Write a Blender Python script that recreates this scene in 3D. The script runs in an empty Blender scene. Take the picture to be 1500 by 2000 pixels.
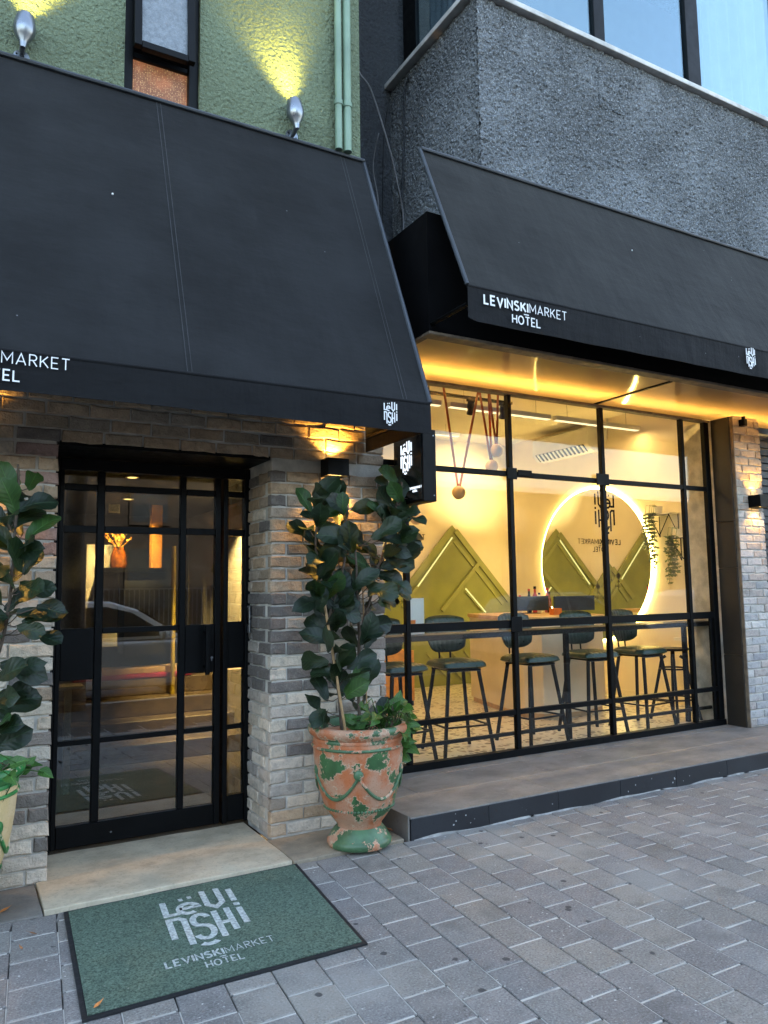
import bpy, bmesh, math, random
import numpy as np
from mathutils import Vector, Matrix, noise
random.seed(7)
rnd = random.uniform
S = bpy.context.scene
PI = math.pi

# ------------------------------------------------------------------ camera, sky, sun, exposure
cam_d = bpy.data.cameras.new("camera")
cam = bpy.data.objects.new("camera", cam_d)
S.collection.objects.link(cam)
yaw, pitch, roll = 0.5151111, 0.1005353, -0.01452849
cy, sy, cp, sp = math.cos(yaw), math.sin(yaw), math.cos(pitch), math.sin(pitch)
fwd = Vector((sy * cp, cy * cp, sp))
right = Vector((cy, -sy, 0))
up = right.cross(fwd)
r2 = math.cos(roll) * right + math.sin(roll) * up
u2 = -math.sin(roll) * right + math.cos(roll) * up
m = Matrix((r2, u2, -fwd)).transposed().to_4x4()
m.translation = Vector((0, 0, 1.55))
cam.matrix_world = m
cam_d.sensor_fit = 'AUTO'
cam_d.sensor_width = 36.0
cam_d.lens = 36.0 * 1491.67 / 2000.0
cam_d.clip_start = 0.05
cam_d.clip_end = 500
S.camera = cam

SUN_EL, SUN_AZ = math.radians(32), math.radians(20)     # low evening sun behind the buildings
world = bpy.data.worlds.new("World")
S.world = world
world.use_nodes = True
wn = world.node_tree.nodes
wn.clear()
sky = wn.new("ShaderNodeTexSky")
sky.sky_type = 'NISHITA'
sky.sun_disc = False
sky.sun_elevation = SUN_EL
sky.sun_rotation = SUN_AZ
sky.air_density = 1.0
sky.dust_density = 2.5
sky.ozone_density = 1.2
bg = wn.new("ShaderNodeBackground")
bg.inputs[1].default_value = 0.14
wo = wn.new("ShaderNodeOutputWorld")
wb = wn.new("ShaderNodeMix")
wb.data_type = 'RGBA'
wb.blend_type = 'MULTIPLY'
wb.inputs[0].default_value = 1.0
wb.inputs[7].default_value = (1.12, 1.0, .86, 1)
world.node_tree.links.new(sky.outputs[0], wb.inputs[6])
world.node_tree.links.new(wb.outputs[2], bg.inputs[0])
world.node_tree.links.new(bg.outputs[0], wo.inputs[0])

sun_d = bpy.data.lights.new("sun", 'SUN')
sun_d.energy = 2.0
sun_d.angle = math.radians(0.5)
sun_d.color = (1, .86, .7)
sun = bpy.data.objects.new("sun", sun_d)
S.collection.objects.link(sun)
sd = Vector((math.sin(SUN_AZ) * math.cos(SUN_EL), math.cos(SUN_AZ) * math.cos(SUN_EL), math.sin(SUN_EL)))
sun.rotation_euler = sd.to_track_quat('Z', 'Y').to_euler()
sun.location = sd * 60

S.view_settings.view_transform = 'Standard'
S.view_settings.look = 'None'
S.view_settings.exposure = 3.3
LK = .086
S.view_settings.gamma = 1.0
S.view_settings.use_curve_mapping = False
S.render.engine = 'CYCLES'
S.cycles.use_denoising = True
S.cycles.max_bounces = 8
S.cycles.diffuse_bounces = 4
S.cycles.glossy_bounces = 4
S.cycles.transparent_max_bounces = 16
S.cycles.sample_clamp_indirect = 4.0
S.cycles.caustics_reflective = False
S.cycles.caustics_refractive = False

# ------------------------------------------------------------------ materials
def new_mat(name):
    mt = bpy.data.materials.new(name)
    mt.use_nodes = True
    nt = mt.node_tree
    return mt, nt, nt.nodes["Principled BSDF"]

def nd(nt, typ, **kw):
    n = nt.nodes.new(typ)
    for k, v in kw.items():
        if k.startswith("i_"):
            n.inputs[k[2:]].default_value = v
        else:
            setattr(n, k, v)
    return n

def mixc(nt, fac, a, b, blend='MIX'):
    n = nt.nodes.new("ShaderNodeMix")
    n.data_type = 'RGBA'
    n.blend_type = blend
    for i, v in ((0, fac), (6, a), (7, b)):
        if isinstance(v, (int, float)):
            n.inputs[i].default_value = v
        elif isinstance(v, tuple):
            n.inputs[i].default_value = (*v, 1) if len(v) == 3 else v
        else:
            nt.links.new(v, n.inputs[i])
    return n.outputs[2]

def ramp(nt, src, a, b):
    n = nt.nodes.new("ShaderNodeMapRange")
    n.interpolation_type = 'SMOOTHSTEP'
    n.inputs[1].default_value = a
    n.inputs[2].default_value = b
    nt.links.new(src, n.inputs[0])
    return n.outputs[0]

def math_(nt, op, a, b=None):
    n = nt.nodes.new("ShaderNodeMath")
    n.operation = op
    for i, v in ((0, a), (1, b)):
        if v is None:
            continue
        if isinstance(v, (int, float)):
            n.inputs[i].default_value = v
        else:
            nt.links.new(v, n.inputs[i])
    return n.outputs[0]

def coords(nt, world_space=True, scale=None):
    if world_space:
        g = nt.nodes.new("ShaderNodeNewGeometry")
        o = g.outputs["Position"]
    else:
        g = nt.nodes.new("ShaderNodeTexCoord")
        o = g.outputs["Object"]
    if scale:
        mp = nt.nodes.new("ShaderNodeMapping")
        mp.inputs["Scale"].default_value = scale
        nt.links.new(o, mp.inputs["Vector"])
        o = mp.outputs[0]
    return o

def noise_(nt, vec, scale, detail=4, rough=.55):
    n = nt.nodes.new("ShaderNodeTexNoise")
    n.inputs["Scale"].default_value = scale
    n.inputs["Detail"].default_value = detail
    n.inputs["Roughness"].default_value = rough
    nt.links.new(vec, n.inputs["Vector"])
    return n.outputs[0]

def voro(nt, vec, scale, feature='F1', rand=1.0):
    n = nt.nodes.new("ShaderNodeTexVoronoi")
    n.feature = feature
    n.inputs["Scale"].default_value = scale
    n.inputs["Randomness"].default_value = rand
    nt.links.new(vec, n.inputs["Vector"])
    return n

def bump(nt, bs, h, strength, dist):
    b = nt.nodes.new("ShaderNodeBump")
    b.inputs["Strength"].default_value = strength
    b.inputs["Distance"].default_value = dist
    nt.links.new(h, b.inputs["Height"])
    nt.links.new(b.outputs[0], bs.inputs["Normal"])
    return b

def simple(name, col, rough=.5, metal=0.0, var=.25, vscale=6.0, bumpk=0.0, bscale=80.0, spec=.5, ws=True):
    mt, nt, bs = new_mat(name)
    v = coords(nt, ws)
    n = noise_(nt, v, vscale, 5)
    dark = tuple(c * (1 - var) for c in col)
    lite = tuple(min(1, c * (1 + var)) for c in col)
    c = mixc(nt, ramp(nt, n, .3, .7), dark, lite)
    nt.links.new(c, bs.inputs["Base Color"])
    rn = ramp(nt, noise_(nt, v, vscale * 3, 3), .2, .8)
    rm = nt.nodes.new("ShaderNodeMapRange")
    rm.inputs[3].default_value = max(0.02, rough - .08)
    rm.inputs[4].default_value = min(1, rough + .08)
    nt.links.new(rn, rm.inputs[0])
    nt.links.new(rm.outputs[0], bs.inputs["Roughness"])
    bs.inputs["Metallic"].default_value = metal
    bs.inputs["Specular IOR Level"].default_value = spec
    if bumpk:
        bump(nt, bs, noise_(nt, v, bscale, 4), bumpk, .004)
    return mt

def emit(name, col, strength):
    mt = bpy.data.materials.new(name)
    mt.use_nodes = True
    nt = mt.node_tree
    nt.nodes.clear()
    e = nt.nodes.new("ShaderNodeEmission")
    e.inputs[0].default_value = (*col, 1)
    e.inputs[1].default_value = strength * LK
    o = nt.nodes.new("ShaderNodeOutputMaterial")
    nt.links.new(e.outputs[0], o.inputs[0])
    return mt

def glass(name, tint=(1, 1, 1), ior=1.5, boost=1.0, base=0.0, rough=0.0, wob=0.0, refl=(1, 1, 1)):
    mt = bpy.data.materials.new(name)
    mt.use_nodes = True
    nt = mt.node_tree
    nt.nodes.clear()
    tr = nd(nt, "ShaderNodeBsdfTransparent")
    tr.inputs[0].default_value = (*tint, 1)
    gl = nd(nt, "ShaderNodeBsdfGlossy")
    gl.inputs["Roughness"].default_value = rough
    gl.inputs["Color"].default_value = (*refl, 1)
    fr = nd(nt, "ShaderNodeFresnel")
    geo = nd(nt, "ShaderNodeNewGeometry")
    nt.links.new(math_(nt, 'ADD', ior, math_(nt, 'MULTIPLY', geo.outputs["Backfacing"], 1 / ior - ior)), fr.inputs[0])
    if wob:
        b = nd(nt, "ShaderNodeBump")
        b.inputs["Strength"].default_value = wob
        b.inputs["Distance"].default_value = .01
        nt.links.new(noise_(nt, coords(nt), 1.6, 1), b.inputs["Height"])
        nt.links.new(b.outputs[0], gl.inputs["Normal"])
    f = math_(nt, 'MINIMUM', math_(nt, 'ADD', math_(nt, 'MULTIPLY', fr.outputs[0], boost), base), 1.0)
    mx = nd(nt, "ShaderNodeMixShader")
    nt.links.new(f, mx.inputs[0])
    nt.links.new(tr.outputs[0], mx.inputs[1])
    nt.links.new(gl.outputs[0], mx.inputs[2])
    o = nd(nt, "ShaderNodeOutputMaterial")
    nt.links.new(mx.outputs[0], o.inputs[0])
    return mt

def stucco(name, col, scale, strength, dist, var=.2, stretch=None, streak=0.0, tips=.35, pits=.3, ledge=None):
    mt, nt, bs = new_mat(name)
    v = coords(nt)
    w = noise_(nt, v, scale * .5, 3)
    vv = nt.nodes.new("ShaderNodeVectorMath")
    vv.operation = 'MULTIPLY_ADD'
    comb = nt.nodes.new("ShaderNodeCombineXYZ")
    for i in range(3):
        nt.links.new(w, comb.inputs[i])
    nt.links.new(comb.outputs[0], vv.inputs[0])
    vv.inputs[1].default_value = (.02, .02, .02)
    nt.links.new(v, vv.inputs[2])
    n1 = noise_(nt, vv.outputs[0], scale, 3, .6)
    v1 = voro(nt, vv.outputs[0], scale * .8, 'SMOOTH_F1').outputs["Distance"]
    h = math_(nt, 'SUBTRACT', math_(nt, 'MULTIPLY', n1, 1.2), math_(nt, 'MULTIPLY', v1, .8))
    big = noise_(nt, v, 1.3, 4)
    c = mixc(nt, ramp(nt, big, .3, .7), tuple(x * (1 - var) for x in col), tuple(x * (1 + var) for x in col))
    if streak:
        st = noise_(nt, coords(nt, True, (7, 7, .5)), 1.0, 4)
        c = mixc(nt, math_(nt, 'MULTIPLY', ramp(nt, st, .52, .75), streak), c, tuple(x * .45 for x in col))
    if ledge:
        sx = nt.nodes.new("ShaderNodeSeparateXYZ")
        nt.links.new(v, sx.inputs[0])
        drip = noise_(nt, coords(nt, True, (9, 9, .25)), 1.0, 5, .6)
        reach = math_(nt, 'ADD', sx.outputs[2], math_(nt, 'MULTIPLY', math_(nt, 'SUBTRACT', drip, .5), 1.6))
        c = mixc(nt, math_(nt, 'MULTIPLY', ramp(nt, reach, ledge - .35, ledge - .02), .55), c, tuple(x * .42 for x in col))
    # noise speckle in the colour: paler tips, darker pits
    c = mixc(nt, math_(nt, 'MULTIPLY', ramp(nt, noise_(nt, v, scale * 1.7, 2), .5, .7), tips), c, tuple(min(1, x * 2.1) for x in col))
    c = mixc(nt, math_(nt, 'MULTIPLY', ramp(nt, noise_(nt, vv.outputs[0], scale * 1.5, 3), .48, .3), pits), c, tuple(x * .3 for x in col))
    nt.links.new(c, bs.inputs["Base Color"])
    bs.inputs["Roughness"].default_value = .8
    bs.inputs["Specular IOR Level"].default_value = .3
    bump(nt, bs, h, strength, dist)
    return mt

def brick_mat(name):
    mt, nt, bs = new_mat(name)
    oi = nt.nodes.new("ShaderNodeObjectInfo")
    v = coords(nt)
    n1 = noise_(nt, v, 22, 6, .65)
    n2 = noise_(nt, v, 90, 4, .6)
    c = mixc(nt, math_(nt, 'MULTIPLY', ramp(nt, n1, .42, .7), .55), oi.outputs["Color"], mixc(nt, .6, oi.outputs["Color"], (.03, .03, .032)))
    c = mixc(nt, math_(nt, 'MULTIPLY', ramp(nt, n2, .56, .75), .5), c, mixc(nt, .55, oi.outputs["Color"], (.62, .6, .55)))
    n3 = noise_(nt, v, 9, 3)
    c = mixc(nt, math_(nt, 'MULTIPLY', ramp(nt, n3, .6, .75), .3), c, (.5, .47, .41))
    nt.links.new(c, bs.inputs["Base Color"])
    bs.inputs["Roughness"].default_value = .88
    bs.inputs["Specular IOR Level"].default_value = .25
    h = math_(nt, 'ADD', math_(nt, 'MULTIPLY', noise_(nt, v, 40, 5, .6), .8), math_(nt, 'MULTIPLY', n2, .5))
    bump(nt, bs, h, 1.0, .012)
    return mt

def paver_mat(name):
    mt, nt, bs = new_mat(name)
    oi = nt.nodes.new("ShaderNodeObjectInfo")
    v = coords(nt)
    fine = noise_(nt, v, 105, 4, .72)
    med = noise_(nt, v, 14, 5, .6)
    big = noise_(nt, v, 1.1, 4)
    c = mixc(nt, ramp(nt, med, .3, .7), mixc(nt, .82, (0, 0, 0), oi.outputs["Color"]), oi.outputs["Color"])
    c = mixc(nt, math_(nt, 'MULTIPLY', ramp(nt, fine, .52, .68), .55), c, (.42, .42, .41))
    c = mixc(nt, math_(nt, 'MULTIPLY', ramp(nt, fine, .48, .34), .55), c, (.03, .03, .032))
    c = mixc(nt, math_(nt, 'MULTIPLY', ramp(nt, noise_(nt, v, 3.1, 6, .65), .52, .7), .4), c, (.07, .067, .064))
    # pale dusty patches and white specks of dropped plaster
    c = mixc(nt, math_(nt, 'MULTIPLY', ramp(nt, big, .5, .66), .4), c, (.36, .34, .30))
    sp1 = voro(nt, v, 22)
    spots = ramp(nt, math_(nt, 'ADD', sp1.outputs["Distance"], math_(nt, 'MULTIPLY', noise_(nt, v, 150, 2), .12)), .17, .12)
    gate = ramp(nt, noise_(nt, v, 2.3, 3), .46, .56)
    c = mixc(nt, math_(nt, 'MULTIPLY', spots, gate), c, (.55, .54, .5))
    # flattened gum: dark round marks
    gv = voro(nt, coords(nt, True, (1, 1.0, .01)), 6.2)
    gum = ramp(nt, math_(nt, 'ADD', gv.outputs["Distance"], math_(nt, 'MULTIPLY', noise_(nt, v, 60, 2), .09)), .165, .125)
    sep = nt.nodes.new("ShaderNodeSeparateColor")
    nt.links.new(gv.outputs["Color"], sep.inputs[0])
    gum = math_(nt, 'MULTIPLY', gum, ramp(nt, sep.outputs[0], .1, .3))
    c = mixc(nt, math_(nt, 'MULTIPLY', gum, .8), c, (.028, .028, .03))
    nt.links.new(c, bs.inputs["Base Color"])
    rr = nt.nodes.new("ShaderNodeMapRange")
    rr.inputs[3].default_value = .62
    rr.inputs[4].default_value = .86
    nt.links.new(med, rr.inputs[0])
    nt.links.new(rr.outputs[0], bs.inputs["Roughness"])
    bs.inputs["Specular IOR Level"].default_value = .35
    bump(nt, bs, math_(nt, 'ADD', fine, math_(nt, 'MULTIPLY', med, 1.5)), .55, .0022)
    return mt

def leaf_mat(name, dark, light, back):
    mt, nt, bs = new_mat(name)
    oi = nt.nodes.new("ShaderNodeObjectInfo")
    uv = nt.nodes.new("ShaderNodeUVMap")
    sp = nt.nodes.new("ShaderNodeSeparateXYZ")
    nt.links.new(uv.outputs[0], sp.inputs[0])
    a = math_(nt, 'ABSOLUTE', math_(nt, 'SUBTRACT', sp.outputs[0], .5))
    mid = ramp(nt, a, .035, .008)
    vv = math_(nt, 'SUBTRACT', sp.outputs[1], math_(nt, 'MULTIPLY', a, .55))
    fr = math_(nt, 'FRACT', math_(nt, 'MULTIPLY', vv, 7.0))
    tri = math_(nt, 'ABSOLUTE', math_(nt, 'SUBTRACT', fr, .5))
    side = math_(nt, 'MULTIPLY', ramp(nt, tri, .06, .015), .7)
    vein = math_(nt, 'MAXIMUM', mid, side)
    base = mixc(nt, oi.outputs["Random"], dark, light)
    n = noise_(nt, coords(nt), 30, 3)
    base = mixc(nt, math_(nt, 'MULTIPLY', ramp(nt, n, .45, .75), .4), base, light)
    c = mixc(nt, math_(nt, 'MULTIPLY', vein, .55), base, tuple(min(1, x * 2.6) for x in light))
    g = nt.nodes.new("ShaderNodeNewGeometry")
    c = mixc(nt, g.outputs["Backfacing"], c, back)
    nt.links.new(c, bs.inputs["Base Color"])
    bs.inputs["Roughness"].default_value = .46
    bs.inputs["Specular IOR Level"].default_value = .42
    h = math_(nt, 'SUBTRACT', math_(nt, 'MULTIPLY', tri, 1.0), math_(nt, 'MULTIPLY', mid, .6))
    bump(nt, bs, h, .35, .006)
    out = nt.nodes["Material Output"]
    tl = nd(nt, "ShaderNodeBsdfTranslucent")
    nt.links.new(mixc(nt, .5, c, (.12, .22, .02)), tl.inputs[0])
    mx = nd(nt, "ShaderNodeMixShader")
    mx.inputs[0].default_value = .12
    nt.links.new(bs.outputs[0], mx.inputs[1])
    nt.links.new(tl.outputs[0], mx.inputs[2])
    nt.links.new(mx.outputs[0], out.inputs[0])
    return mt

def flaky(name, under, under2, paint, lo, hi, cracks=.5, zbias=None):
    """old paint flaking off fired clay"""
    mt, nt, bs = new_mat(name)
    v = coords(nt)
    n = noise_(nt, v, 5.2, 10, .62)
    fine = noise_(nt, v, 45, 5, .7)
    ms = math_(nt, 'ADD', n, math_(nt, 'MULTIPLY', math_(nt, 'SUBTRACT', fine, .5), .22))
    msk = ramp(nt, ms, lo, hi)
    cl = mixc(nt, ramp(nt, noise_(nt, v, 7, 4), .36, .64), under, under2)
    cl = mixc(nt, math_(nt, 'MULTIPLY', ramp(nt, noise_(nt, v, 130, 3), .56, .7), .45), cl, tuple(x * .45 for x in under))
    pt = mixc(nt, ramp(nt, noise_(nt, v, 11, 4), .3, .7), tuple(x * .72 for x in paint), tuple(x * 1.25 for x in paint))
    edge = math_(nt, 'MULTIPLY', ramp(nt, ms, lo - .03, lo), math_(nt, 'SUBTRACT', 1.0, msk))
    cl = mixc(nt, math_(nt, 'MULTIPLY', edge, cracks), cl, (.62, .55, .4))
    c = mixc(nt, msk, cl, pt)
    nt.links.new(c, bs.inputs["Base Color"])
    rr = nt.nodes.new("ShaderNodeMapRange")
    rr.inputs[3].default_value = .8
    rr.inputs[4].default_value = .38
    nt.links.new(msk, rr.inputs[0])
    nt.links.new(rr.outputs[0], bs.inputs["Roughness"])
    bump(nt, bs, math_(nt, 'ADD', msk, math_(nt, 'MULTIPLY', fine, .6)), .6, .003)
    return mt

def fabric(name, col, rough=.85, var=.18, weave=900):
    mt, nt, bs = new_mat(name)
    v = coords(nt)
    c = mixc(nt, ramp(nt, noise_(nt, v, 1.6, 6, .6), .3, .72), tuple(x * (1 - var) for x in col), tuple(x * (1 + var) for x in col))
    # dust: pale specks
    d = voro(nt, v, 9)
    sep = nt.nodes.new("ShaderNodeSeparateColor")
    nt.links.new(d.outputs["Color"], sep.inputs[0])
    sp_ = math_(nt, 'MULTIPLY', ramp(nt, d.outputs["Distance"], .045, .025), ramp(nt, sep.outputs[1], .72, .8))
    c = mixc(nt, math_(nt, 'MULTIPLY', sp_, .5), c, (.35, .36, .37))
    c = mixc(nt, math_(nt, 'MULTIPLY', ramp(nt, noise_(nt, coords(nt, True, (5, 5, 1)), 1.2, 5), .55, .8), .35), c, tuple(min(1, x * 2.0) for x in col))
    nt.links.new(c, bs.inputs["Base Color"])
    bs.inputs["Roughness"].default_value = rough
    bs.inputs["Specular IOR Level"].default_value = .3
    fold = math_(nt, 'ADD', noise_(nt, coords(nt, True, (1.6, 3.2, 3.2)), 1.5, 4, .5), math_(nt, 'MULTIPLY', noise_(nt, coords(nt, True, (5, 1.2, 1.2)), 1.7, 3), .45))
    h = math_(nt, 'ADD', math_(nt, 'MULTIPLY', noise_(nt, v, weave, 1), .02), fold)
    bump(nt, bs, h, .55, .05)
    return mt

def pile_mat(name, col):
    mt, nt, bs = new_mat(name)
    v = coords(nt)
    a = noise_(nt, v, 110, 3, .7)
    b = noise_(nt, v, 3.2, 5, .6)
    c = mixc(nt, ramp(nt, a, .34, .66), tuple(x * .55 for x in col), tuple(x * 1.4 for x in col))
    c = mixc(nt, math_(nt, 'MULTIPLY', ramp(nt, b, .5, .72), .4), c, tuple(x * .62 for x in col))
    c = mixc(nt, math_(nt, 'MULTIPLY', ramp(nt, noise_(nt, v, 55, 3), .66, .74), .6), c, (.30, .29, .25))
    nt.links.new(c, bs.inputs["Base Color"])
    bs.inputs["Roughness"].default_value = 1
    bs.inputs["Specular IOR Level"].default_value = .1
    bump(nt, bs, noise_(nt, v, 260, 2), 1.0, .006)
    return mt

def slab_mat(name, col, col2, rough=.6, scale=3.0, speck=None, flow=(1, 1.3, 1)):
    mt, nt, bs = new_mat(name)
    v = coords(nt)
    n = noise_(nt, coords(nt, True, flow), scale, 8, .65)
    c = mixc(nt, ramp(nt, n, .34, .68), col, col2)
    c = mixc(nt, math_(nt, 'MULTIPLY', ramp(nt, noise_(nt, v, 70, 4), .52, .72), .45), c, tuple(x * .45 for x in col))
    st = noise_(nt, v, 6, 6, .7)
    c = mixc(nt, math_(nt, 'MULTIPLY', ramp(nt, st, .54, .72), .6), c, tuple(x * .5 for x in col))
    if speck:
        s1 = voro(nt, v, speck[0])
        s = ramp(nt, math_(nt, 'ADD', s1.outputs["Distance"], math_(nt, 'MULTIPLY', noise_(nt, v, 90, 2), .15)), .22, .15)
        gate = ramp(nt, noise_(nt, v, 3.2, 3), .48, .6)
        c = mixc(nt, math_(nt, 'MULTIPLY', s, gate), c, speck[1])
    nt.links.new(c, bs.inputs["Base Color"])
    rr = nt.nodes.new("ShaderNodeMapRange")
    rr.inputs[3].default_value = rough - .12
    rr.inputs[4].default_value = rough + .15
    nt.links.new(n, rr.inputs[0])
    nt.links.new(rr.outputs[0], bs.inputs["Roughness"])
    bump(nt, bs, math_(nt, 'ADD', n, noise_(nt, v, 150, 2)), .25, .003)
    return mt

def terrazzo(name):
    mt, nt, bs = new_mat(name)
    v = coords(nt)
    vd = voro(nt, v, 15)
    edge = voro(nt, v, 15, 'DISTANCE_TO_EDGE').outputs["Distance"]
    sep = nt.nodes.new("ShaderNodeSeparateColor")
    nt.links.new(vd.outputs["Color"], sep.inputs[0])
    chip = math_(nt, 'MULTIPLY', ramp(nt, edge, .12, .2), ramp(nt, sep.outputs[0], .35, .4))
    cc = mixc(nt, sep.outputs[1], (.05, .045, .04), (.3, .22, .14))
    c = mixc(nt, chip, (.72, .66, .56), cc)
    nt.links.new(c, bs.inputs["Base Color"])
    bs.inputs["Roughness"].default_value = .3
    return mt

M = {}
M['brick'] = brick_mat('old_brick')
M['mortar'] = simple('lime_mortar', (.56, .53, .47), .95, 0, .22, 9, .8, 120)
M['paver'] = paver_mat('concrete_paver')
M['dirt'] = simple('joint_dirt', (.045, .042, .038), .95, 0, .3, 9, .8, 200)
M['smear'] = simple('grey_smear', (.30, .29, .27), .95, 0, .3, 14, .8, 120)
M['sand'] = simple('joint_sand', (.43, .41, .37), .95, 0, .25, 5, .8, 200)
M['green_stucco'] = stucco('green_stucco', (.135, .17, .108), 52, 1.0, .022, .15)
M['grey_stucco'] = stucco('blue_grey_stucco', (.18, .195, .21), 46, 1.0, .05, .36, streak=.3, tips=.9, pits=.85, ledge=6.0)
M['dark_stucco'] = stucco('dark_stucco', (.03, .034, .04), 40, .9, .02, .2)
M['black_metal'] = simple('black_painted_steel', (.0022, .0026, .003), .45, 0, .3, 5, .12, 60, .14)
M['black_matte'] = simple('black_matte_board', (.002, .002, .0025), .8, 0, .3, 3, 0, 80, .1)
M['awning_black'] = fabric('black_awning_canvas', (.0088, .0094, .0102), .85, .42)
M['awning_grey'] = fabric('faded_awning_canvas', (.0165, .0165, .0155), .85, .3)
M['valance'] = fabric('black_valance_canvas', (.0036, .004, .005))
M['piping'] = simple('awning_piping', (.03, .036, .045), .45)
M['thread'] = simple('pale_thread', (.038, .04, .042), .9)
M['print'] = simple('white_print', (.8, .8, .8), .8, 0, .06)
M['green_pipe'] = simple('green_painted_pipe', (.16, .24, .17), .4, 0, .15, 4)
M['alu'] = simple('grey_cast_aluminium', (.22, .24, .27), .32, .85, .12, 5, .05, 90)
M['glass_shop'] = glass('shop_glass', (.96, .97, .95), 1.45, .7, .003)
M['glass_door'] = glass('door_glass', (.50, .53, .50), 1.5, 1.4, .075)
M['glass_upper'] = glass('upper_window_glass', (.72, .78, .82), 1.5, 1.2, .10, 0, .03, (.70, .92, 1))
M['frosted'] = simple('frosted_glass', (.16, .18, .20), .25, 0, .2, 30, .5, 120)
M['amber_glass'] = None
M['concrete'] = simple('concrete_coping', (.42, .42, .41), .85, 0, .25, 6, .5, 70)
M['wood_trim'] = simple('weathered_wood_trim', (.17, .13, .09), .6, 0, .3, 12, .3, 60)
M['cream'] = simple('cream_wall_paint', (.78, .70, .55), .7, 0, .04, 2)
M['ceiling'] = simple('ceiling_paint', (.78, .74, .66), .8, 0, .03, 2)
M['olive'] = simple('olive_green_panel', (.215, .235, .045), .5, 0, .12, 3)
M['olive_batten'] = simple('olive_green_batten', (.26, .28, .07), .5, 0, .1, 3)
M['desk'] = simple('desk_laminate', (.72, .62, .46), .45, 0, .05, 3)
M['oak'] = simple('oak_top', (.55, .36, .18), .5, 0, .18, 8)
M['leather'] = simple('green_leather', (.014, .038, .026), .33, 0, .25, 10, .3, 150)
M['terrazzo'] = terrazzo('terrazzo_floor')
M['led'] = emit('led_strip', (1, .86, .3), 1.7)
M['halo'] = emit('halo_led', (1, .72, .2), 85)
M['led_white'] = emit('ceiling_led', (1, .78, .42), 2.2)
M['stone'] = slab_mat('limestone_slab', (.62, .53, .38), (.43, .365, .26), .62, 4.0)
M['stone_grey'] = slab_mat('grey_stone_slab', (.21, .195, .17), (.135, .125, .11), .65, 2.5)
M['stone_tan'] = slab_mat('brown_stone_slab', (.36, .295, .205), (.24, .20, .145), .62, 4.0)
M['tile'] = slab_mat('dark_floor_tile', (.235, .222, .20), (.15, .142, .13), .6, 2.0, (13, (.3, .29, .27)), (1.4, 2, 1))
M['riser'] = slab_mat('black_riser_tile', (.010, .011, .014), (.018, .020, .024), .55, 3.0, (21, (.5, .5, .5)), (1, 1, 1))
M['soil'] = simple('potting_soil', (.02, .013, .009), .95, 0, .4, 40, 1.0, 120)
M['pot_a'] = flaky('flaking_green_on_terracotta', (.46, .135, .045), (.47, .265, .165), (.05, .125, .045), .545, .56)
M['pot_a_green'] = flaky('green_glaze_worn', (.46, .14, .05), (.47, .27, .17), (.065, .14, .065), .43, .45)
M['pot_a_rim'] = flaky('half_worn_green_rim', (.46, .14, .05), (.47, .27, .17), (.06, .135, .06), .495, .515)
M['pot_b'] = flaky('flaking_cream_clay', (.62, .46, .22), (.68, .52, .30), (.05, .12, .03), .66, .675)
M['pot_b_green'] = flaky('green_rim_glaze', (.6, .5, .3), (.6, .5, .3), (.03, .20, .05), .36, .38)
M['leaf'] = leaf_mat('fig_leaf', (.0035, .011, .0055), (.011, .026, .009), (.032, .044, .03))
M['leaf_fresh'] = leaf_mat('fresh_fig_leaf', (.014, .045, .012), (.035, .085, .018), (.05, .075, .04))
M['leaf2'] = leaf_mat('pothos_leaf', (.014, .06, .009), (.06, .15, .025), (.07, .13, .05))
M['bark'] = simple('fig_bark', (.09, .065, .045), .85, 0, .3, 30, .6, 90)
M['bamboo'] = simple('bamboo_cane', (.42, .26, .12), .55, 0, .25, 18)
M['mat_green'] = pile_mat('doormat_pile', (.112, .158, .118))
M['rubber'] = simple('black_rubber', (.012, .013, .015), .6, 0, .2, 12, .3, 120)
M['mat_print'] = simple('worn_mat_print', (.42, .45, .42), .95, 0, .35, 60, .6, 300)
M['orange_strap'] = simple('orange_leather_strap', (.42, .075, .012), .5)
M['globe'] = simple('opal_globe', (.62, .40, .2), .5, 0, .03)
M['lamp_lens'] = emit('warm_lens', (1, .62, .2), 12)
M['yellow_lens'] = emit('yellow_lens', (1, .85, .2), 10)
M['white_plastic'] = simple('white_plastic', (.75, .74, .70), .4, 0, .04)
M['blue_plastic'] = simple('dark_blue_plastic', (.02, .035, .06), .4)
M['red'] = simple('red_print', (.5, .05, .05), .5)
M['pink'] = simple('pink_print', (.5, .14, .22), .5)
M['orange'] = simple('orange_print', (.7, .18, .02), .5)
M['asphalt'] = simple('asphalt', (.05, .05, .052), .9, 0, .25, 3, .8, 200)
M['kerb'] = simple('kerb_stone', (.36, .35, .33), .85, 0, .2, 6, .5, 70)
M['house_grey'] = simple('old_house_render', (.022, .02, .018), .95, 0, .3, 2, .4, 50, .1)
M['render_pale'] = simple('pale_render', (.36, .33, .29), .9, 0, .15, 2, .4, 50)
M['car_white'] = simple('white_car_paint', (.72, .73, .74), .2, 0, .02)
M['car_silver'] = simple('silver_car_paint', (.42, .44, .46), .25, .4, .03)
M['car_glass'] = simple('car_glass', (.02, .025, .03), .06, 0, .1)
M['curtain'] = simple('white_curtain', (.72, .76, .78), .9, 0, .04)
M['blind'] = simple('grey_blind', (.36, .39, .40), .8, 0, .06)
M['jamb'] = simple('brown_black_panel', (.022, .018, .014), .4, 0, .25, 3)
M['shutter'] = simple('grey_shutter', (.09, .095, .10), .5, .4)
M['stair'] = simple('dark_oak_tread', (.16, .115, .07), .5, 0, .25, 10)
M['magenta'] = simple('magenta_cushion', (.35, .015, .07), .8)
M['wood_lit'] = simple('varnished_pine', (.62, .27, .05), .4, 0, .2, 14)
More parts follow.
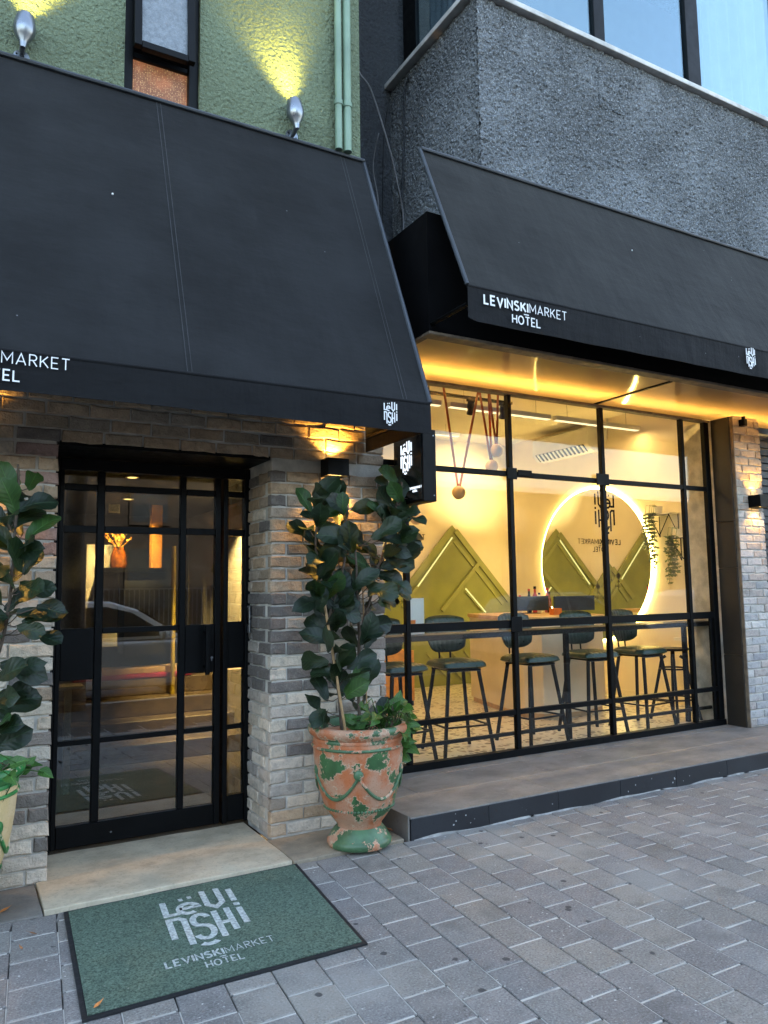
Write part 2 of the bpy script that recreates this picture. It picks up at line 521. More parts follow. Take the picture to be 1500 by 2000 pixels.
M['dark_wall'] = simple('charcoal_lobby_wall', (.009, .009, .009), .8, 0, .2, 3)
M['lobby_floor'] = slab_mat('lobby_floor_stone', (.15, .115, .08), (.10, .08, .055), .4, 2.0)
M['yellow_paint'] = simple('mustard_paint', (.45, .33, .03), .5)
M['amber'] = simple('amber_vase_glass', (.22, .06, .005), .1, 0, .5, 25)
M['petal'] = simple('orange_petals', (.85, .38, .04), .6)
M['dry_leaf'] = simple('dry_leaf', (.30, .13, .05), .7, 0, .4, 40)
M['dry_leaf2'] = simple('orange_dry_leaf', (.55, .20, .05), .7, 0, .3, 40)
M['cable'] = simple('old_cable', (.13, .13, .14), .7)

def amber_pattern():
    mt, nt, bs = new_mat('honeycomb_amber_glass')
    v = coords(nt)
    vd = voro(nt, coords(nt, True, (1, 1, 1.35)), 95, 'F1', .25)
    big = noise_(nt, v, 9, 3)
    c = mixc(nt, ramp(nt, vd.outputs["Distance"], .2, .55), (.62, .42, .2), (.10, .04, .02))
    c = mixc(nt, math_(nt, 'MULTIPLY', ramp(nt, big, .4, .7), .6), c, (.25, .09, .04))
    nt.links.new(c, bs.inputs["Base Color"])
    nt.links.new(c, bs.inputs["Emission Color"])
    bs.inputs["Emission Strength"].default_value = .15  # faint glow painted into the pane for light from the room behind
    bs.inputs["Roughness"].default_value = .3
    bump(nt, bs, vd.outputs["Distance"], .8, .006)
    return mt
M['amber_glass'] = amber_pattern()

# ------------------------------------------------------------------ builders
COL = S.collection
ORG = {}

class MB:
    def __init__(s):
        s.v, s.f, s.uv = [], [], None
    def box(s, x0, x1, y0, y1, z0, z1):
        b = len(s.v)
        s.v += [(x, y, z) for z in (z0, z1) for y in (y0, y1) for x in (x0, x1)]
        s.f += [tuple(b + i for i in q) for q in ((0, 2, 3, 1), (4, 5, 7, 6), (0, 1, 5, 4), (2, 6, 7, 3), (0, 4, 6, 2), (1, 3, 7, 5))]
        return s
    def bar(s, p, q, w, h, upv=(0, 0, 1)):
        p, q = Vector(p), Vector(q)
        d = (q - p).normalized()
        u = Vector(upv)
        if abs(d.dot(u)) > .98:
            u = Vector((0, 1, 0))
        a = d.cross(u).normalized()
        b_ = a.cross(d).normalized()
        b = len(s.v)
        for e in (p, q):
            for i, j in ((-1, -1), (1, -1), (1, 1), (-1, 1)):
                s.v.append(tuple(e + a * (i * w / 2) + b_ * (j * h / 2)))
        s.f += [(b, b + 3, b + 2, b + 1), (b + 4, b + 5, b + 6, b + 7)] + [(b + i, b + (i + 1) % 4, b + 4 + (i + 1) % 4, b + 4 + i) for i in range(4)]
        return s
    def tube(s, pts, r, n=8, taper=None):
        pts = [Vector(p) for p in pts]
        b = len(s.v)
        prev = None
        for i, p in enumerate(pts):
            d = (pts[min(i + 1, len(pts) - 1)] - pts[max(i - 1, 0)]).normalized()
            if prev is None:
                a = d.orthogonal().normalized()
            else:
                a = (prev - d * prev.dot(d)).normalized()
            prev = a
            c = d.cross(a)
            rr = r if taper is None else r + (taper - r) * i / max(1, len(pts) - 1)
            for k in range(n):
                t = 2 * PI * k / n
                s.v.append(tuple(p + (a * math.cos(t) + c * math.sin(t)) * rr))
        for i in range(len(pts) - 1):
            for k in range(n):
                s.f.append((b + i * n + k, b + i * n + (k + 1) % n, b + (i + 1) * n + (k + 1) % n, b + (i + 1) * n + k))
        s.f.append(tuple(b + k for k in reversed(range(n))))
        s.f.append(tuple(b + (len(pts) - 1) * n + k for k in range(n)))
        return s
    def lathe(s, c, prof, n=32, jit=0):
        b = len(s.v)
        for r, z in prof:
            for k in range(n):
                t = 2 * PI * k / n
                s.v.append((c[0] + r * math.cos(t), c[1] + r * math.sin(t), c[2] + z))
        for i in range(len(prof) - 1):
            for k in range(n):
                s.f.append((b + i * n + k, b + i * n + (k + 1) % n, b + (i + 1) * n + (k + 1) % n, b + (i + 1) * n + k))
        s.f.append(tuple(b + k for k in reversed(range(n))))
        s.f.append(tuple(b + (len(prof) - 1) * n + k for k in range(n)))
        return s
    def prism(s, poly, ext):
        """poly: list of 3-D points (planar), ext: extrusion vector"""
        b = len(s.v)
        n = len(poly)
        e = Vector(ext)
        s.v += [tuple(p) for p in poly] + [tuple(Vector(p) + e) for p in poly]
        s.f += [tuple(range(b + n - 1, b - 1, -1)), tuple(range(b + n, b + 2 * n))]
        s.f += [(b + i, b + (i + 1) % n, b + n + (i + 1) % n, b + n + i) for i in range(n)]
        return s
    def ball(s, c, r, n=16, m=10):
        b = len(s.v)
        c = Vector(c)
        s.v.append(tuple(c + Vector((0, 0, -r))))
        for i in range(1, m):
            a = -PI / 2 + PI * i / m
            for k in range(n):
                t = 2 * PI * k / n
                s.v.append(tuple(c + Vector((math.cos(a) * math.cos(t), math.cos(a) * math.sin(t), math.sin(a))) * r))
        s.v.append(tuple(c + Vector((0, 0, r))))
        top = len(s.v) - 1
        for k in range(n):
            s.f.append((b, b + 1 + (k + 1) % n, b + 1 + k))
            s.f.append((top, top - n + k, top - n + (k + 1) % n))
        for i in range(m - 2):
            for k in range(n):
                o = b + 1 + i * n
                s.f.append((o + k, o + (k + 1) % n, o + n + (k + 1) % n, o + n + k))
        return s
    def sheet(s, fn, nu, nv, th=None):
        """grid of fn(u,v); th: thickness vector -> closed slab"""
        b = len(s.v)
        for j in range(nv + 1):
            for i in range(nu + 1):
                s.v.append(tuple(fn(i / nu, j / nv)))
        W = nu + 1
        for j in range(nv):
            for i in range(nu):
                s.f.append((b + j * W + i, b + j * W + i + 1, b + (j + 1) * W + i + 1, b + (j + 1) * W + i))
        if th is not None:
            t = Vector(th)
            N = W * (nv + 1)
            for k in range(N):
                s.v.append(tuple(Vector(s.v[b + k]) + t))
            for j in range(nv):
                for i in range(nu):
                    s.f.append((b + N + (j + 1) * W + i, b + N + (j + 1) * W + i + 1, b + N + j * W + i + 1, b + N + j * W + i))
            rim = [j0 for j0 in range(W)] + [W * j + nu for j in range(1, nv + 1)] + [W * nv + i for i in range(nu - 1, -1, -1)] + [W * j for j in range(nv - 1, 0, -1)]
            for a_, c_ in zip(rim, rim[1:] + rim[:1]):
                s.f.append((b + c_, b + a_, b + N + a_, b + N + c_))
        return s
    def ribbon(s, pts, w, nrm, th):
        """flat mitred stroke of width w in the plane with normal nrm"""
        pts = [Vector(p) for p in pts]
        nrm = Vector(nrm).normalized()
        closed = (pts[0] - pts[-1]).length < 1e-6 and len(pts) > 3
        if closed:
            pts = pts[:-1]
        n = len(pts)
        L, R = [], []
        for i, p in enumerate(pts):
            a = pts[i - 1] if (i or closed) else None
            c = pts[(i + 1) % n] if (i < n - 1 or closed) else None
            d1 = (p - a).normalized() if a is not None else None
            d2 = (c - p).normalized() if c is not None else None
            d1 = d1 if d1 is not None else d2
            d2 = d2 if d2 is not None else d1
            n1, n2 = nrm.cross(d1), nrm.cross(d2)
            mm = n1 + n2
            if mm.length < 1e-4:
                mm = n1
            mm = mm.normalized()
            k = min(2.2, 1.0 / max(.3, mm.dot(n1)))
            L.append(p + mm * (w / 2 * k))
            R.append(p - mm * (w / 2 * k))
        b = len(s.v)
        e = nrm * th
        for i in range(n):
            s.v += [tuple(L[i] + e), tuple(R[i] + e), tuple(L[i]), tuple(R[i])]
        rng = range(n) if closed else range(n - 1)
        for i in rng:
            j = (i + 1) % n
            A, B = b + 4 * i, b + 4 * j
            s.f += [(A + 1, B + 1, B, A), (A, B, B + 2, A + 2), (A + 3, B + 3, B + 1, A + 1)]
        if not closed:
            A, B = b, b + 4 * (n - 1)
            s.f += [(A + 1, A, A + 2, A + 3), (B, B + 1, B + 3, B + 2)]
        return s
    def mesh(s, name, org=(0, 0, 0)):
        me = bpy.data.meshes.new(name)
        o = Vector(org)
        me.from_pydata([(x - o.x, y - o.y, z - o.z) for x, y, z in s.v], [], s.f)
        me.update()
        return me

def link(o, parent=None):
    COL.objects.link(o)
    if parent is not None:
        o.parent = parent
    return o

def tag(o, label=None, cat=None, group=None, kind=None):
    if label: o['label'] = label
    if cat: o['category'] = cat
    if group: o['group'] = group
    if kind: o['kind'] = kind
    return o

def thing(name, loc, label, cat, group=None):
    o = bpy.data.objects.new(name, None)
    o.empty_display_size = .1
    o.location = loc
    ORG[o] = Vector(loc)
    link(o)
    return tag(o, label, cat, group)

def build(mb, name, mat, parent=None, smooth=False, bevel=0, segs=1, label=None):
    """one mesh object; world coordinates, stored relative to its thing's base"""
    org = ORG.get(parent, Vector((0, 0, 0)))
    me = mb.mesh(name, org)
    if isinstance(mat, str):
        mat = M[mat]
    me.materials.append(mat)
    o = bpy.data.objects.new(name, me)
    ORG[o] = org
    link(o, parent)
    if smooth:
        for p in me.polygons:
            p.use_smooth = True
        try:
            me.set_sharp_from_angle(angle=math.radians(38))
        except Exception:
            pass
    if bevel:
        md = o.modifiers.new("bevel", 'BEVEL')
        md.width = bevel
        md.segments = segs
        md.limit_method = 'ANGLE'
        md.angle_limit = math.radians(40)
    if label:
        o['label'] = label
    return o

def solo(mb, name, mat, label, cat, group=None, loc=None, **k):
    """a thing that is one mesh"""
    base = Vector(loc) if loc else Vector((0, 0, 0))
    me = mb.mesh(name, base)
    me.materials.append(M[mat] if isinstance(mat, str) else mat)
    o = bpy.data.objects.new(name, me)
    o.location = base
    ORG[o] = base
    link(o)
    if k.get('smooth'):
        for p in me.polygons:
            p.use_smooth = True
    if k.get('bevel'):
        md = o.modifiers.new("bevel", 'BEVEL')
        md.width = k['bevel']
        md.segments = 2
        md.limit_method = 'ANGLE'
    return tag(o, label, cat, group)

def struct(mb, name, mat, smooth=False):
    o = build(mb, name, mat, None, smooth)
    o['kind'] = 'structure'
    return o

def place(me, name, parent, loc, rot=(0, 0, 0), scale=(1, 1, 1), color=None):
    o = bpy.data.objects.new(name, me)
    o.location = Vector(loc) - ORG.get(parent, Vector((0, 0, 0)))
    o.rotation_euler = rot
    o.scale = scale
    if color:
        o.color = (*color, 1)
    return link(o, parent)

def copy_tree(o, parent=None):
    c = o.copy()
    link(c, parent)
    ORG[c] = ORG.get(o, Vector((0, 0, 0)))
    for ch in list(o.children):
        copy_tree(ch, c)
    return c

def lamp(name, kind, loc, energy, color, parent=None, aim=None, **kw):
    d = bpy.data.lights.new(name, kind)
    d.energy = energy * LK
    d.color = color
    for k, v in kw.items():
        setattr(d, k, v)
    o = bpy.data.objects.new(name, d)
    o.location = Vector(loc) - ORG.get(parent, Vector((0, 0, 0)))
    if aim is not None:
        o.rotation_euler = (Vector(loc) - Vector(aim)).to_track_quat('Z', 'Y').to_euler()
    return link(o, parent)

# ------------------------------------------------------------------ lettering and emblem (flat print)
def arc(cx, cy_, rx, ry, a0, a1, n=12):
    return [(cx + rx * math.cos(math.radians(a0 + (a1 - a0) * i / n)), cy_ + ry * math.sin(math.radians(a0 + (a1 - a0) * i / n))) for i in range(n + 1)]

GL = {
 'L': (.55, [[(0, 1), (0, 0), (.55, 0)]]),
 'E': (.55, [[(.55, 1), (0, 1), (0, 0), (.55, 0)], [(0, .5), (.48, .5)]]),
 'V': (.74, [[(0, 1), (.37, 0), (.74, 1)]]),
 'I': (0.0, [[(0, 1), (0, 0)]]),
 'N': (.66, [[(0, 0), (0, 1), (.66, 0), (.66, 1)]]),
 'S': (.58, [arc(.29, .74, .28, .26, 35, 200, 9) + arc(.29, .26, .29, .25, 80, -150, 11)]),
 'K': (.62, [[(0, 0), (0, 1)], [(.6, 1), (.05, .44)], [(.2, .56), (.64, 0)]]),
 'M': (.84, [[(0, 0), (0, 1), (.42, .28), (.84, 1), (.84, 0)]]),
 'A': (.76, [[(0, 0), (.38, 1), (.76, 0)], [(.15, .3), (.61, .3)]]),
 'R': (.58, [[(0, 0), (0, 1), (.3, 1)] + arc(.32, .75, .24, .25, 80, -80, 8) + [(.05, .5)], [(.28, .48), (.6, 0)]]),
 'T': (.64, [[(0, 1), (.64, 1)], [(.32, 1), (.32, 0)]]),
 'H': (.64, [[(0, 0), (0, 1)], [(.64, 0), (.64, 1)], [(0, .52), (.64, .52)]]),
 'O': (.78, [arc(.39, .5, .39, .5, 0, 360, 20)]),
}
def word(txt, x, y, h, w, gap=.26):
    """list of (stroke, width) in 2-D, and the end x"""
    out = []
    for ch in txt:
        adv, st = GL[ch]
        for q in st:
            out.append(([(x + a * h, y + b * h) for a, b in q], w * h))
        x += (adv + gap) * h
    return out, x - gap * h

def wordmark(h, bold=.2, light=.095):
    """LEVINSKIMARKET over HOTEL; origin at top left"""
    out, x = word("LEVINSKI", 0, -h, h, bold, .34)
    o2, x2 = word("MARKET", x + h * .30, -h, h, light, .30)
    out += o2
    hh = h * .92
    ln, xe = word("HOTEL", 0, 0, hh, .15, .30)
    cx = x * .96
    sh = cx - xe * .5
    out += [([(a + sh, b - h * 2.52) for a, b in q], w) for q, w in ln]
    out.append(([(cx - h * .35, -h * 1.32), (cx + h * .35, -h * 1.32)], h * .12))
    return out, x2

def emblem(sz):
    """the stacked Levinski emblem, 10 wide x 15.5 high, scaled so its height is sz; origin bottom left"""
    k = sz / 15.6
    w = .74
    st = [
        [(.5, 14.4), (.5, 10.2), (1.9, 10.15), (2.35, 10.55)],
        [(2.35, 11.35), (4.75, 11.35)] + arc(3.5, 11.2, 1.25, 1.5, 8, 300, 16),
        [(2.65, 14.2), (3.2, 14.2)], [(3.85, 14.4), (4.4, 14.4)],
        [(6.0, 15.5), (6.0, 10.9), (7.0, 9.75), (8.0, 10.9), (8.0, 15.5)],
        [(9.6, 14.6), (9.6, 10.6)], [(9.6, 9.8), (9.6, 9.0)], [(9.6, 8.3), (9.6, 3.6)],
        [(.5, 3.4), (.5, 8.7), (1.7, 8.7), (2.3, 8.1), (2.3, 1.2)],
        arc(4.3, 7.0, 1.0, 1.65, 20, 230, 10) + arc(4.2, 3.7, 1.1, 1.8, 60, -160, 12),
        [(6.3, 8.8), (6.3, 1.4)], [(6.68, 5.1), (7.6, 5.1)], [(8.0, 8.9), (8.0, 2.5)],
        arc(4.25, 1.6, 1.2, 1.2, 220, 320, 6),
    ]
    return [([(a * k, b * k) for a, b in q], w * k) for q in st], 10.2 * k

def print_on(strokes, org, ux, uy, nrm, th=.002):
    """2-D strokes -> mesh on a plane at org spanned by ux, uy"""
    mb = MB()
    org, ux, uy, nrm = Vector(org), Vector(ux), Vector(uy), Vector(nrm)
    for i, (q, w) in enumerate(strokes):
        lift = nrm * (.0004 * (i % 5))
        mb.ribbon([org + ux * a + uy * b + lift for a, b in q], w, nrm, th)
    return mb

# ------------------------------------------------------------------ ground, road, pavement
struct(MB().box(-120, 120, -160, -1.62, -.5, -.13), 'road', 'asphalt')
struct(MB().box(-120, 120, -1.6, -1.42, -.5, -.012), 'kerb', 'kerb', )
pav = build(MB().box(-40, 40, -1.418, 4.62, -.5, -.009), 'pavement', 'dirt')
pav['kind'] = 'structure'

def piece_mesh(name, L, H, dp, chamfer, jit, seed, nlong=3, mat='brick', front='-Y'):
    """one brick or paver: a block whose worn front face is proud of its edges"""
    rg = random.Random(seed)
    j = lambda k: rg.uniform(-k, k)
    n = nlong
    ring = []
    for i in range(n):
        ring.append((-L / 2 + L * i / n, -H / 2))
    ring.append((L / 2, -H / 2))
    for i in range(n):
        ring.append((L / 2 - L * i / n, H / 2))
    ring.append((-L / 2, H / 2))
    v, f = [], []
    N = len(ring)
    for x, z in ring:                      # back
        v.append((x, dp, z))
    outer = [(x + j(jit), z + j(jit)) for x, z in ring]
    for x, z in outer:
        v.append((x, chamfer * 1.1, z))
    for x, z in outer:
        sx = -1 if x > 0 else 1
        sz = -1 if z > 0 else 1
        corner = abs(abs(x) - L / 2) < L * .08
        v.append((x + (sx * chamfer if corner else 0) + j(jit * .6), j(jit * .7), z + sz * (chamfer + (chamfer * .4 if corner else 0)) + j(jit * .6)))
    for i in range(N):
        k = (i + 1) % N
        f.append((i, k, N + k, N + i))
        f.append((N + i, N + k, 2 * N + k, 2 * N + i))
    f.append(tuple(2 * N + i for i in range(N)))
    if front == 'Z':
        v = [(x + .085 * z, z, -y) for x, y, z in v]
    me = bpy.data.meshes.new(name)
    me.from_pydata(v, [], f)
    me.materials.append(M[mat])
    bm = bmesh.new()
    bm.from_mesh(me)
    bmesh.ops.recalc_face_normals(bm, faces=bm.faces)
    bm.to_mesh(me)
    bm.free()
    return me

# pavers: running bond, columns run away from the street
PW, PL = .1965, .241
pvm = [piece_mesh('paver', PW - .0045, PL - .013, .05, .003, .0012, 40 + i, 3, 'paver', 'Z') for i in range(6)]
def sees(x, y, z=0):
    d = Vector((x, y, z - 1.55))
    c = d.dot(fwd)
    if c < .3:
        return None
    return 750 + 1491.67 * d.dot(r2) / c, 1000 - 1491.67 * d.dot(u2) / c, c
cands = []
PCOL = [(0.217, 0.206, 0.189), (0.241, 0.224, 0.199), (0.198, 0.189, 0.180), (0.223, 0.207, 0.192), (0.251, 0.231, 0.200), (0.204, 0.189, 0.177)]
for ci in range(-14, 40):
    for ri in range(-6, 21):
        yy = 4.19 - (ri + .5 + (.5 if ci % 2 else 0)) * PL + .03
        xx = .31 + (ci + .5) * PW + .085 * (yy - 4.2)
        if yy - PL / 2 > 4.14 or yy < -1.3:
            continue
        if xx < -1.5 or xx > 8.6:
            continue
        s_ = sees(xx, yy)
        vis = 0
        if s_ and -60 < s_[0] < 1560 and s_[1] < 2080:
            vis = 1 / s_[2] ** 2
        cands.append((vis, xx, yy, ci, ri))
cands.sort(key=lambda t: -t[0])
rest = MB()
js = MB()
jrg = random.Random(77)
for i, (vis, xx, yy, ci, ri) in enumerate(cands):
    yj = yy + PL / 2
    if yj < 4.17 and yy > .8:
        xj = xx + .085 * PL / 2
        hw = (PW - .004) / 2 * rnd(.86, 1.0)
        if jrg.random() < (.75 if (xx < .7 or yy < 2.9) and xx < 3.0 else .12):
            xe, l2 = xx + PW / 2, PL / 2 - .008
            dx = .085 * l2
            js.prism([(xe - dx - .0022, yy - l2, -.0085), (xe - dx + .0022, yy - l2, -.0085), (xe + dx + .0022, yy + l2, -.0085), (xe + dx - .0022, yy + l2, -.0085)], (0, 0, .0065))
        js.box(xj - hw, xj + hw, yj - jrg.uniform(.003, .0062), yj + jrg.uniform(.003, .0062), -.0085, -.0012 - rnd(0, .0012))
    rot = .085 * .35 * -1
    if i < 299 and vis > 0:
        c = random.choice(PCOL)
        k = rnd(.9, 1.1)
        lo, hi = yy - PL / 2, min(yy + PL / 2, 4.196)
        fr_ = (hi - lo) / PL
        if fr_ < .99:
            fr_ = max(.1, (hi - lo - .008) / (PL - .013))
        o = place(random.choice(pvm), 'paver', pav, (xx - .085 * (yy - (lo + hi) / 2), (lo + hi) / 2, rnd(-.0012, .0012)), (rnd(-.003, .003), rnd(-.003, .003), rnd(-.006, .006)), (1, fr_ if fr_ < .99 else 1, 1), tuple(q * k for q in c))
    elif yy > 1.0 or vis > 0:
        w, l = (PW - .007) / 2, (PL - .013) / 2
        rest.prism([(xx - w + .003, yy - l, -.004), (xx + w + .003 - .006, yy - l, -.004), (xx + w, min(yy + l, 4.18), -.004), (xx - w, min(yy + l, 4.18), -.004)], (0, 0, .004))
o = build(rest, 'distant_pavers', M['paver'], pav)
o['kind'] = 'stuff'
o.color = (.22, .215, .205, 1)
o = build(js, 'joint_sand', M['sand'], pav)
o['kind'] = 'stuff'

# ------------------------------------------------------------------ entrance slabs
def slab(x0, x1, y0, y1, z0, z1, mat, label):
    mb = MB()
    def f(u, v):
        return (x0 + (x1 - x0) * u, y0 + (y1 - y0) * v, z1 + .0025 * noise.noise(Vector((u * 7, v * 5, x0 * 3))) - (.004 if v == 0 else 0))
    mb.sheet(f, 24, 8, (0, 0, z0 - z1))
    return solo(mb, 'threshold_slab', mat, label, 'stone slab', 'stone slabs along the entrance', (x0, y0, z0), bevel=.005)
slab(.452, 1.752, 4.212, 5.05, -.05, .022, 'stone', 'worn tan limestone threshold in the doorway behind the green doormat')
slab(-1.4, .446, 4.19, 4.64, -.05, .012, 'stone_grey', 'grey brown stone slab under the cream planter')
slab(1.758, 2.49, 4.205, 4.64, -.05, .019, 'stone_tan', 'tan brown stone slab at the foot of the brick pier under the terracotta planter')

# ------------------------------------------------------------------ brick walls
HB = .0795
BR = {k: [piece_mesh('brick', L, HB - .012, .05, .0055, .0042, s * 7 + int(L * 100), 3) for s in range(5)] for k, L in (('full', .218), ('half', .104), ('three', .16))}
BL = {'full': .218, 'half': .104, 'three': .16}
GREY = [(0.419, 0.363, 0.293), (0.469, 0.404, 0.327), (0.383, 0.329, 0.273), (0.517, 0.444, 0.354), (0.444, 0.374, 0.289), (0.364, 0.317, 0.267)]
DARK = [(0.121, 0.106, 0.094), (0.149, 0.130, 0.115), (0.165, 0.144, 0.124), (0.132, 0.114, 0.101)]
TAN = [(0.344, 0.246, 0.159), (0.310, 0.226, 0.151), (0.269, 0.207, 0.146), (0.378, 0.281, 0.192), (0.292, 0.236, 0.181)]  # tan brick, also the warm light coloured into the upper courses
def bcol(z, pier):
    r = random.random()
    if pier == 'mid':
        if .93 < z < 1.52:
            p = DARK if r < .66 else GREY
        elif z < .93:
            p = GREY if r < .8 else TAN if r < .97 else DARK
        else:
            p = TAN if r < .80 else DARK if r < .90 else GREY  # upper zone: warm light painted in as tan brick colour
    elif pier == 'near':
        if z < .62:
            p = DARK if r < .34 else GREY
        elif z < 1.5:
            p = GREY if r < .75 else DARK if r < .9 else TAN
        else:
            p = TAN if r < .62 else [(.30, .20, .17), (.26, .18, .16)] if r < .8 else GREY  # mostly tan up here, warm light put into the brick colour
    elif pier == 'far':
        p = [(.36, .34, .32), (.31, .30, .29), (.40, .38, .35), (.27, .26, .26), (.33, .29, .26)]
        if z > 2.3:
            p = [(.34, .29, .24), (.28, .25, .22), (.36, .32, .27)]
    else:
        p = TAN if r < .93 else DARK  # band over the door: warm light painted into the bricks
    c = random.choice(p)
    k = rnd(.88, 1.12) * 1.4
    return tuple(q * k for q in c)
def put_brick(parent, kind, ctr, L, face, z, pier):
    me = random.choice(BR[kind])
    sx = L / BL[kind]
    rz = 0 if face == 'front' else -PI / 2
    pr = rnd(-.0035, .0035)
    loc = Vector(ctr) + (Vector((0, pr, 0)) if face == 'front' else Vector((pr, 0, 0)))
    flip = random.random() < .5
    place(me, 'brick', parent, loc, (PI if flip and False else rnd(-.012, .012), rnd(-.008, .008), rz + rnd(-.012, .012)), (sx, 1, 1), bcol(z, pier))
def run(parent, a0, a1, fixed, z, face, first, pier, J=.012, sgn=1):
    """a course from a0 to a1 (a1<a0 allowed), starting with the given first length"""
    d = 1 if a1 > a0 else -1
    x = a0
    L = first
    while (a1 - x) * d > .03:
        L = min(L, abs(a1 - x))
        if abs(a1 - x) - L < .05:
            L = abs(a1 - x)
        kind = 'half' if L < .132 else 'three' if L < .19 else 'full'
        c = x + d * L / 2
        p = (c, fixed, z) if face == 'front' else (fixed, c, z)
        put_brick(parent, kind, p, L, face, z, pier)
        x += d * (L + J)
        L = .218 + rnd(-.012, .01)
YW = 4.615

# pier beyond the door, with the band over the door
pier = thing('brick_pier', (2.2, YW, 0), 'old grey and tan brick pier between door and shop window, continuing over the doorway', 'brick wall')
mt_ = MB().box(1.787, 2.604, YW + .013, 5.06, 0.0, 3.2)
mt_.box(-1.0, 1.787, YW + .013, YW + .34, 2.418, 3.2)
build(mt_, 'mortar', 'mortar', pier)
nC = 29
for k in range(nC):
    z = .026 + HB * (k + .5)
    if k % 2:
        run(pier, 1.774, 2.612, YW, z, 'front', .218, 'mid')
        run(pier, YW + .125, 5.06, 1.774, z, 'side', .218, 'mid')
    else:
        run(pier, 1.774, 2.612, YW, z, 'front', .105, 'mid')
        run(pier, YW + .012, 5.06, 1.774, z, 'side', .205, 'mid')
for k in range(5):
    z = 2.404 + HB * (k + .5)
    if k < 1:
        run(pier, 1.774, 2.612, YW, z, 'front', .16, 'over')
    run(pier, 2.612 if k else 1.762, -.35, YW, z, 'front', .218 if k % 2 else .105, 'over')
# pier on the near side of the door
pierb = thing('brick_pier', (0, YW, 0), 'grey and dark brick pier behind the cream planter, on the hinge side of the door', 'brick wall')
build(MB().box(-1.6, .492, YW + .013, 5.06, -.02, 2.417), 'mortar', 'mortar', pierb)
for k in range(30):
    z = .0125 + HB * (k + .5)
    run(pierb, .505, -.42, YW, z, 'front', .218 if k % 2 else .07 if k % 4 else .105, 'near')
    
# lintel plate under the brick band
solo(MB().box(.507, 1.772, YW + .004, 5.045, 2.394, 2.4165), 'lintel', 'black_metal', 'black steel lintel plate spanning the top of the doorway', 'lintel', loc=(1.14, 4.8, 2.394))

# pier at the far end of the shopfront
YP = 4.93
pierc = thing('brick_pier', (7.1, YP, .14), 'pale worn brick pier at the far end of the shopfront with a lit wall lamp', 'brick wall')
build(MB().box(6.915, 7.318, YP + .013, 5.6, .14, 3.27), 'mortar', 'mortar', pierc)
for k in range(39):
    z = .142 + HB * (k + .5)
    run(pierc, 6.902, 7.33, YP, z, 'front', .218 if k % 2 else .105, 'far')

# ------------------------------------------------------------------ green rendered wall with the slot window
gw = thing('green_wall', (1.3, YW, 3.2), 'green rough rendered wall above the awning, lit yellow by small spotlights', 'wall')
mb = MB()
Y2 = YW + .35
mb.box(-6, .815, YW, Y2, 3.203, 13)
mb.box(1.285, 2.46, YW, Y2, 3.203, 13)
mb.box(.815, 1.285, YW, Y2, 3.203, 3.9)
mb.box(.815, 1.285, YW, Y2, 6.6, 13)
build(mb, 'render', 'green_stucco', gw)
wf = MB()
for x0, x1 in ((.816, .872), (1.222, 1.284)):
    wf.box(x0, x1, YW + .03, YW + .11, 3.9, 6.6)
wf.box(.872, 1.222, YW + .03, YW + .11, 3.9, 3.95)
wf.box(.872, 1.222, YW + .05, YW + .10, 4.905, 4.94)
win = build(wf, 'window', 'black_metal', gw, bevel=.004)
build(MB().box(.872, 1.222, YW + .075, YW + .083, 3.95, 4.905), 'pane', 'amber_glass', win, label='honeycomb patterned amber glass pane')
sf = MB()
x0, x1, za, zb = .86, 1.232, 4.90, 6.3
tilt = lambda z: YW + .012 - (zb - z) * .055
for q0, q1 in (((x0 + .02, za), (x0 + .02, zb)), ((x1 - .02, za), (x1 - .02, zb))):
    sf.bar((q0[0], tilt(q0[1]), q0[1]), (q1[0], tilt(q1[1]), q1[1]), .045, .045)
for z in (za + .015, zb):
    sf.bar((x0 + .043, tilt(z), z), (x1 - .043, tilt(z), z), .045, .045)
sash = build(sf, 'sash', 'black_metal', win, bevel=.003, label='tilted open upper sash')
build(MB().prism([(x0 + .043, tilt(za) + .004, za + .03), (x1 - .043, tilt(za) + .004, za + .03), (x1 - .043, tilt(zb) + .004, zb - .02), (x0 + .043, tilt(zb) + .004, zb - .02)], (0, .006, 0)), 'frosted_pane', 'frosted', win)
# room seen through the slot window is closed off
struct(MB().box(.7, 1.4, Y2 + .4, Y2 + .45, 3.5, 7), 'room_wall', 'dark_wall')

# pipes on the green wall
def pipe(x, r, y, label):
    t = thing('drain_pipe', (x, y, 4.63), label, 'pipe', 'green painted pipes on the green wall')
    build(MB().tube([(x, y, 4.63), (x, y, 9)], r, 12), 'pipe', 'green_pipe', t, smooth=True)
    for z in (4.96, 6.4):
        build(MB().tube([(x, y, z), (x, y, z + .035)], r + .006, 12), 'collar', 'green_pipe', t, smooth=True)
        build(MB().box(x - .008, x + .008, y, YW, z + .008, z + .026), 'bracket', 'green_pipe', t)
pipe(2.262, .026, YW - .05, 'green painted pipe further from the building corner')
pipe(2.332, .030, YW - .05, 'thicker green painted pipe next to the dark recess')

# ------------------------------------------------------------------ recess and the grey building
rw = thing('recess_wall', (2.9, 5.6, 3.3), 'black rough rendered wall set back between the green and grey buildings', 'wall')
build(MB().box(2.2, 3.46, 5.6, 5.9, 3.4, 13), 'render', 'dark_stucco', rw)
build(MB().box(2.10, 2.458, YW + .352, 5.598, 3.4, 13), 'side_wall', 'dark_stucco', rw)

bal = thing('bay_wall', (3.3, 4.3, 4.14), 'blue grey rough rendered bay projecting over the shopfront, with a pale ledge', 'wall')
